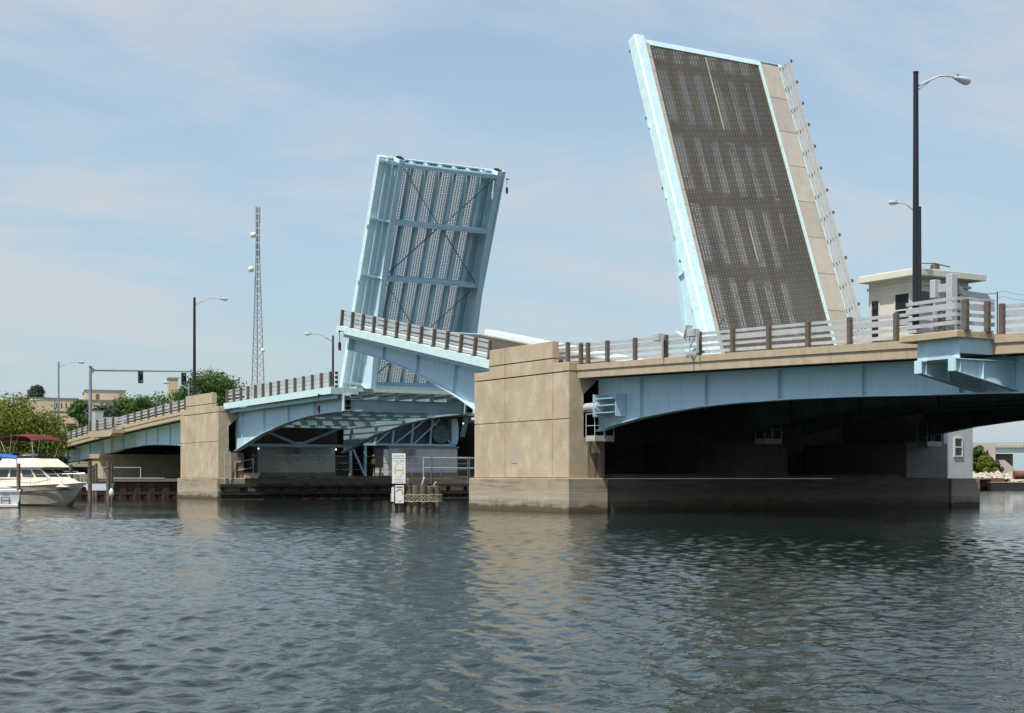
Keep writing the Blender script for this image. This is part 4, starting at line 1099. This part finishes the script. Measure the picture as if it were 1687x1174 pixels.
# ---------------------------------------------------------------- people
def person(loc, rz, label, helmet, pose):
    t = thing('person', label, 'person', loc, rz)
    me = bpy.data.meshes.new('body')
    # faces -Y ... joints: pelvis first
    J = [(0,0,.95),(0,.01,1.15),(0,.01,1.42),(0,0,1.52),(0,-.02,1.64),(0,-.02,1.74),
         (.19,.01,1.42),(.25,.0,1.14),(.22,-.18,.98),(.18,-.27,.95),(-.19,.01,1.42),(-.25,0,1.14),(-.20,-.2,1.02),(-.14,-.3,1.04),
         (.1,0,.88),(.11,-.02,.48),(.12,.02,.08),(.13,-.14,.04),(-.1,0,.88),(-.12,.03,.48),(-.13,.06,.08),(-.14,-.10,.04)]
    Ed = [(0,1),(1,2),(2,3),(3,4),(4,5),(2,6),(6,7),(7,8),(8,9),(2,10),(10,11),(11,12),(12,13),(0,14),(14,15),(15,16),(16,17),(0,18),(18,19),(19,20),(20,21)]
    rad = [.15,.145,.15,.055,.095,.075,.07,.05,.038,.035,.07,.05,.038,.035,.095,.07,.05,.04,.095,.07,.05,.04]
    me.from_pydata(J, Ed, [])
    me.materials.append(M['cloth'])
    o = link('body', me, t)
    sk = o.modifiers.new('skin', 'SKIN'); sb = o.modifiers.new('sub', 'SUBSURF'); sb.levels = 1; sb.render_levels = 1
    for i, r in enumerate(rad): me.skin_vertices[0].data[i].radius = (r, r*.85)
    me.skin_vertices[0].data[0].use_root = True
    m = MB(); m.lathe([(.03,1.53),(.085,1.57),(.105,1.66),(.1,1.74),(.06,1.8)], (0,-.025,0), 14, 1, 1.1); m.box(-.014,.014,-.155,-.12,1.64,1.68); h = m.build('head', M['skin'], t, smooth=True)
    for s in (-.035,.035):
        q = MB(); q.box(s-.012,s+.012,-.145,-.128,1.685,1.70); q.build('eye', M['dark'], h)
    q = MB(); q.box(-.025,.025,-.137,-.12,1.60,1.61); q.build('mouth', M['signred'], h)
    m = MB(); m.lathe([(.19,.98),(.2,1.1),(.195,1.3),(.2,1.4),(.12,1.49),(.07,1.5)], (0,.005,0), 14, 1.0, .82); m.build('vest', M['vest'], t, smooth=True)
    if helmet:
        m = MB(); m.lathe([(.15,1.73),(.125,1.74),(.12,1.8),(.08,1.86),(.02,1.875)], (0,-.03,0), 14, 1, 1.15); m.build('helmet', M['white'], t, smooth=True)
    else:
        m = MB(); m.lathe([(.11,1.68),(.115,1.76),(.07,1.825),(.01,1.835)], (0,.0,0), 14, 1, 1.05); m.build('hair', M['dark'], t, smooth=True)
person((-53.7,3.35,2.0), R(120), 'person in high visibility vest at the left pier corner handrail', False, 0)
person((-53.8,14.5,1.96), R(75), 'person in vest and white helmet standing by the white door', True, 0)

# ---------------------------------------------------------------- trees
def tree(name, label, px, py_top, py_bot, D, wpx, mt, n=2600, leaf_=.34, lobes=14, seed=1, group='trees on the left bank', ground=2.0, flat=1.0):
    r = np.random.default_rng(seed)
    top = at(px, py_top, D); bot = at(px, py_bot, D); c = at(px, (py_top+py_bot)/2, D)
    H = top.z - bot.z; Wd = wpx/FPX*D
    t = thing(name, label, 'tree', (c.x, c.y, ground), group=group)
    zc = c.z - ground; zb = bot.z - ground
    # lobes
    lc = []
    for i in range(lobes):
        a = r.random()*6.28; u = r.uniform(-.95,1.0); rr = math.sqrt(max(0,1-u*u))*r.uniform(.45,.98)
        lc.append((math.cos(a)*rr*Wd*.40, math.sin(a)*rr*Wd*.40, zc + u*H*.40*flat, r.uniform(.12,.24)))
    vs = []; fs = []
    per = n//lobes
    sizeR = min(Wd, H*1.1)
    for (x, y, z, s) in lc:
        R_ = s*sizeR*1.15
        d = r.normal(size=(per,3)); d /= np.linalg.norm(d,axis=1)[:,None]
        rad = R_*r.uniform(.45,1.08,per)[:,None]
        P = np.array((x,y,z)) + d*rad*np.array((1.1,1.1,.82))
        nrm = d + r.normal(0,.42,(per,3)); nrm /= np.linalg.norm(nrm,axis=1)[:,None]
        up = r.normal(size=(per,3)); a = np.cross(nrm, up); a /= np.linalg.norm(a,axis=1)[:,None]; b = np.cross(nrm, a)
        sz = leaf_*r.uniform(.5,1.25,per)[:,None]
        k = len(vs)
        Q = np.stack([P-a*sz*.5, P-b*sz*.3+nrm*sz*.08, P+a*sz*.55, P+b*sz*.3+nrm*sz*.08], 1).reshape(-1,3)
        vs += [tuple(v) for v in Q]; fs += [(k+4*i,k+4*i+1,k+4*i+2,k+4*i+3) for i in range(per)]
    m = MB(); m.v = vs; m.f = fs; m.mi = [0]*len(fs); m.build('crown', mt, t)
    m = MB(); tr = max(.12, Wd*.022)
    m.tube((0,0,-.5),(Wd*.01,0,zc*.75+zb*.25),tr,tr*.6,n=9)
    for (x, y, z, s) in lc[:9]: m.tube((0,0,max(.5,zb*.6+ .25*(zc-zb))),(x*.85,y*.85,z),tr*.45,tr*.12,n=6)
    m.build('trunk', M['bark'], t)
tree('broadleaf_tree','big yellow green tree behind the cruiser at the left edge',25,652,790,150,185,M['leafy'],17000,.34,42,3)
tree('broadleaf_tree','dark rounded tree rising above the flat building roof',63,636,672,420,44,M['leafd'],3600,.75,16,4,ground=9)
tree('broadleaf_tree','narrow green tree between the signal pole and the building corner',130,655,760,215,48,M['leafg'],6000,.42,26,5,ground=3.0)
tree('broadleaf_tree','low green tree right of the building, left part of the tree line',205,656,730,240,90,M['leafg'],6000,.45,26,6,ground=3.5)
tree('broadleaf_tree','low green tree in the middle of the tree line behind the span',258,652,725,230,90,M['leafg'],6000,.45,26,8,ground=3.5)
tree('broadleaf_tree','broad green tree crown above the left pier parapet',350,614,700,200,125,M['leafg'],9500,.40,34,9,ground=3.5)
tree('broadleaf_tree','green tree filling the gap left of the pier parapet',306,630,710,215,60,M['leafg'],5000,.42,22,10,ground=3.5)
tree('broadleaf_tree','low dark tree beneath the signal pole behind the rail',172,672,740,190,80,M['leafd'],4500,.42,22,12,ground=3)
tree('broadleaf_tree','dark low shrub tree behind the approach railing at far left',85,705,780,165,70,M['leafd'],4500,.36,22,14,ground=1.8)
tree('broadleaf_tree','small green tree at the right end of the building, above the rail',236,650,720,225,60,M['leafg'],4500,.42,20,18,ground=3.5)
tree('riverside_bush','tall green bush against the control tower edge on the far bank',1611,733,784,281,30,M['leafg'],3400,.55,18,16,group='bushes on the far bank',ground=2.2)
tree('riverside_bush','green bush left of the thin white pole on the far bank',1622,748,786,278,30,M['leafy'],3400,.5,18,19,group='bushes on the far bank',ground=2.2)
tree('riverside_bush','smaller green bush right of the thin white pole on the far bank',1640,758,786,279,26,M['leafg'],2600,.5,14,17,group='bushes on the far bank',ground=2.2)
tree('riverside_bush','low yellowish bush at the foot of the slope paving',1633,764,787,276,30,M['leafy'],2600,.45,14,20,group='bushes on the far bank',ground=2.2)

# ---------------------------------------------------------------- background buildings and tower
def building():
    D = 330
    def lpt(px, D): return at(px, 787.5, D)
    o = at(126, 787.5, D); rz = math.atan2(RV.y, RV.x) + R(18)
    t = thing('flat_roof_building', 'tan flat roofed building with raised block behind the signal', 'building', (o.x,o.y,4), rz)
    s = D/FPX
    def X(px): return (px-126)*s/math.cos(R(18))
    def Z(py): return (787.5-py)*s + 1.75 - 4
    # wing faces: long left wing and the block
    m = MB(); m.box(X(40),X(128),0,30,-3,Z(657)); m.build('wall', M['brick'], t)
    m = MB(); m.box(X(40)-.2,X(128)+.2,-.2,30.2,Z(657)+.001,Z(655.5)); m.build('roof_edge', M['steelg'], t)
    m = MB(); m.box(X(128)+.01,X(184),4,30,-3,Z(657.5)); m.build('wall', M['brick'], t)
    m = MB(); m.box(X(128)+.21,X(184)+.2,3.8,30.2,Z(657.5)+.001,Z(656)); m.build('roof_edge', M['steelg'], t)
    m = MB(); m.box(X(141),X(203),8,28,Z(657),Z(639)); m.box(X(176),X(203),8,28,-3,Z(657)); m.build('upper_block', M['brick'], t)
    m = MB(); m.box(X(141)-.2,X(203)+.2,7.8,28.2,Z(639)+.001,Z(637.5)); m.build('roof_edge', M['steelg'], t)
    for px in (96.5,103.5,110.5,117.5,124):
        m = MB(); m.box(X(px)-.12,X(px)+.12,-.06,-.01,Z(672),Z(664)); m.build('window', M['glass'], t)
    for py in (678.5, 698):
        for a, b in ((88,108),(110,126)):
            m = MB(); m.box(X(a),X(b),-.06,-.01,Z(py+1.2),Z(py-.6)); m.build('window', M['glass'], t)
    m = MB(); m.box(X(157),X(162),7.9,7.99,Z(654),Z(645)); m.build('window', M['post'], t)
    for px in (154,165):
        m = MB(); m.box(X(px)-.1,X(px)+.1,3.9,3.99,Z(667),Z(664)); m.build('window', M['glass'], t)
building()
o = at(285, 787.5, 380); t = thing('stair_tower', 'small tan tower block above the trees below the right traffic light', 'building', (o.x,o.y,4), math.atan2(RV.y,RV.x)+R(18))
m = MB(); m.box(-1.2,1.2,-1.2,3,0,23.5); m.build('wall', M['brick'], t)
m = MB(); m.box(-1.4,1.4,-1.4,3.2,23.51,24); m.build('roof_edge', M['steelg'], t)
def mast():
    D = 400; s = D/FPX; o = at(424.5, 787.5, D)
    t = thing('radio_mast', 'tall grey lattice radio mast with round dishes behind the level leaf', 'radio mast', (o.x,o.y,4), R(15))
    Z = lambda py: (787.5-py)*s + 1.75 - 4
    H = Z(340); zt = Z(415)
    def hw(z): return 2.5 + (.5-2.5)*min(1, z/zt)
    def leg(i, z):
        a = 2*math.pi*i/3 + .5; r = hw(z)*1.1; return (r*math.cos(a), r*math.sin(a), z)
    for i in range(3):
        m = MB(); m.tube(leg(i,0),leg(i,zt),.17,.13,n=6); m.tube(leg(i,zt),leg(i,H),.13,.1,n=6); m.build('leg', M['steelg'], t)
    lv = [0]; 
    while lv[-1] < H: lv.append(lv[-1] + max(2.0, hw(lv[-1])*1.5))
    m = MB()
    for a, b in zip(lv[:-1], lv[1:]):
        b = min(b, H)
        for i in range(3):
            j = (i+1) % 3
            m.tube(leg(i,a),leg(j,b),.05,n=4); m.tube(leg(j,a),leg(i,b),.05,n=4)
    m.build('lattice_bracing', M['steelg'], t, kind='stuff')
    cr_ = RV
    rl = Matrix.Rotation(-R(15), 3, 'Z') @ RV; dl = Matrix.Rotation(-R(15), 3, 'Z') @ DV
    for px, py, rr in ((419.5,389,1.25),(416,445,1.3),(435.5,578,.8)):
        c = rl*((px-424.5)*s) ; c = Vector((c.x,c.y,Z(py))) - dl*2.2
        m = MB(); m.lathe([(rr*.03,-rr*.66),(rr*.42,-rr*.52),(rr*.62,-rr*.25),(rr*.66,0),(rr*.62,rr*.25),(rr*.42,rr*.52),(rr*.03,rr*.66)], c, 14); m.build('dish', M['white'], t, smooth=True)
    for dx_, z0, z1 in ((-.9,Z(367),Z(341)),(.7,Z(367),Z(341)),(0,Z(345),Z(318)),(-.4,Z(395),Z(345))):
        c = rl*dx_; m = MB(); m.tube((c.x,c.y,z0),(c.x,c.y,z1),.1,.06,n=6); m.build('antenna', M['lampw'], t)
mast()

# ---------------------------------------------------------------- far bank right of the control house
def far_bank():
    # low stony spit at the river bend
    vs = []; fs = []
    a = at(1560, 787.5, 258); 
    m = MB(); n = 24
    for i in range(n+1):
        p = at(1560 + i*10, 787.5, 258 + 2*math.sin(i*1.3)); 
        for k, (dd, z) in enumerate(((0,-.8),(2.5,1.0),(6,2.1),(20,2.6),(60,3.0),(200,4.0))):
            q = p + DV*dd; m.v.append((q.x,q.y,z + (.2*math.sin(i*2.7+k) if k else 0)))
    for i in range(n):
        for k in range(5): m.f.append((i*6+k,(i+1)*6+k,(i+1)*6+k+1,i*6+k+1)); m.mi.append(0)
    prop(m.build('far_bank', M['soil']), 'grassy far bank beyond the control house', kind='structure')
    # riprap stones
    r = np.random.default_rng(3); m = MB()
    for i in range(420):
        px = r.uniform(1600, 1700); D = 258 + r.uniform(.5, 7); p = at(px, 787.5, D)
        z = .6 + (D-258)*.27 + r.uniform(-.1,.3); s = r.uniform(.25,.75)
        pts = [(p.x+s*x*r.uniform(.6,1.1), p.y+s*y*r.uniform(.6,1.1), z+s*zz*r.uniform(.4,.8)) for x,y,zz in ((1,0,0),(0,1,0),(-1,0,0),(0,-1,0),(0,0,1),(0,0,-1))]
        m.add(pts, [(0,1,4),(1,2,4),(2,3,4),(3,0,4),(1,0,5),(2,1,5),(3,2,5),(0,3,5)])
    prop(m.build('riprap', M['rock']), 'pale broken rock along the far bank', 'rock', kind='stuff')
    # embankment up to the far bridge
    p = at(1600, 787.5, 320)
    rz = math.atan2(RV.y,RV.x)
    t = thing('far_bridge', 'distant road bridge with pale girder and concrete abutment at the right edge', 'bridge', (p.x,p.y,2), rz)
    s = 320/FPX; X = lambda px: (px-1600)*s; Z = lambda py: (787.5-py)*s + 1.75 - 2
    m = MB(); m.box(X(1596),X(1640),0,8,0,Z(729)); m.build('abutment', M['walk'], t)
    m = MB(); m.box(X(1640)+.01,X(1760),-.2,8,Z(737),Z(733)); m.build('deck', M['walk'], t)
    m = MB(); m.box(X(1640)+.01,X(1760),.3,.6,Z(747),Z(737)-.01); m.build('girder', M['farpaint'], t)
    m = MB()
    for k in range(24): m.box(X(1641+k*5)-.1,X(1641+k*5)+.1,0,.2,Z(733)+.001,Z(729.5))
    m.box(X(1640),X(1760),.0,.25,Z(729.5)+.001,Z(728.5)); m.build('parapet', M['walk'], t)
    m = MB(); m.box(X(1640),X(1674),2,7.5,0,Z(747)-.01); m.build('pier', M['concd'], t)
    m = MB(); m.prism([(X(1632),Z(758)),(X(1640),Z(758)),(X(1672),0),(X(1632),0)],'y',-6,.0-.01); m.build('slope_paving', M['walk'], t)
    p = at(1604, 787.5, 290); t2 = thing('embankment', 'grassy slope below the far bridge abutment', 'embankment', (p.x,p.y,2), rz)
    s = 290/FPX
    m = MB(); m.prism([(-10,0),((1640-1604)*s,0),((1625-1604)*s,2.2),((1610-1604)*s,5.2),(-10,6.4)],'y',0,22); m.build('slope', M['soil'], t2)
    p = at(1626.8, 787.5, 280); t3 = thing('channel_marker', 'thin white pole with dark top on the far bank', 'marker pole', (p.x,p.y,1.9))
    m = MB(); m.tube((0,0,0),(0,0,4.0),.1,n=8); m.build('pole', M['white'], t3)
    m = MB(); m.tube((0,0,4.001),(0,0,5.3),.13,n=8); m.build('topmark', M['dark'], t3)
    # barge in front of the stones
    p = at(1612, 787.5, 249); t4 = thing('work_barge', 'rust red work barge moored by the pale rocks', 'barge', (p.x,p.y,0), rz)
    s = 249/FPX
    m = MB(); m.box(0,(1656-1612)*s,0,3,.35,1.75); m.build('bulwark', M['barge'], t4)
    m = MB(); m.box((1626-1612)*s,(1690-1612)*s,-.3,3.2,-.4,1.1); m.build('hull', M['dark'], t4)
    m = MB(); m.box((1624-1612)*s,(1690-1612)*s,-.36,-.31,1.0,1.12); m.build('rub_rail', M['walk2'], t4)
    m = MB(); m.tube(((1677-1612)*s,2,2.3),((1700-1612)*s,2,2.3),.75,n=14); m.build('drum', M['barge'], t4)
    m = MB(); m.tube((.3,1,.3),(1.8,1,.3),.55,n=12); m.build('tank', M['barge'], t4)
far_bank()
# wires and pole at the right
p = at(1643, 787.5, 82.0)
t = thing('utility_pole', 'thin dark pole with wires above the right railing', 'utility pole', (p.x,p.y,7.2), math.atan2(RV.y,RV.x))
Zp = lambda py: (787.5-py)*82.0/FPX + 1.75 - 7.2
m = MB(); m.tube((0,0,0),(0,0,Zp(480)),.035,n=6); m.build('pole', M['black'], t)
m = MB(); m.bar((-.7,0,Zp(484)),(0,0,Zp(483)),.04,.06); m.build('arm', M['steelg'], t)
for dz in (0, 9):
    m = MB(); m.path([(0,0,Zp(482+dz)),(.3,0,Zp(479+dz)),(1.0,0,Zp(484+dz)),(2.4,0,Zp(489+dz)),(5.4,0,Zp(494+dz))], .008, 4); m.build('wire', M['black'], t)
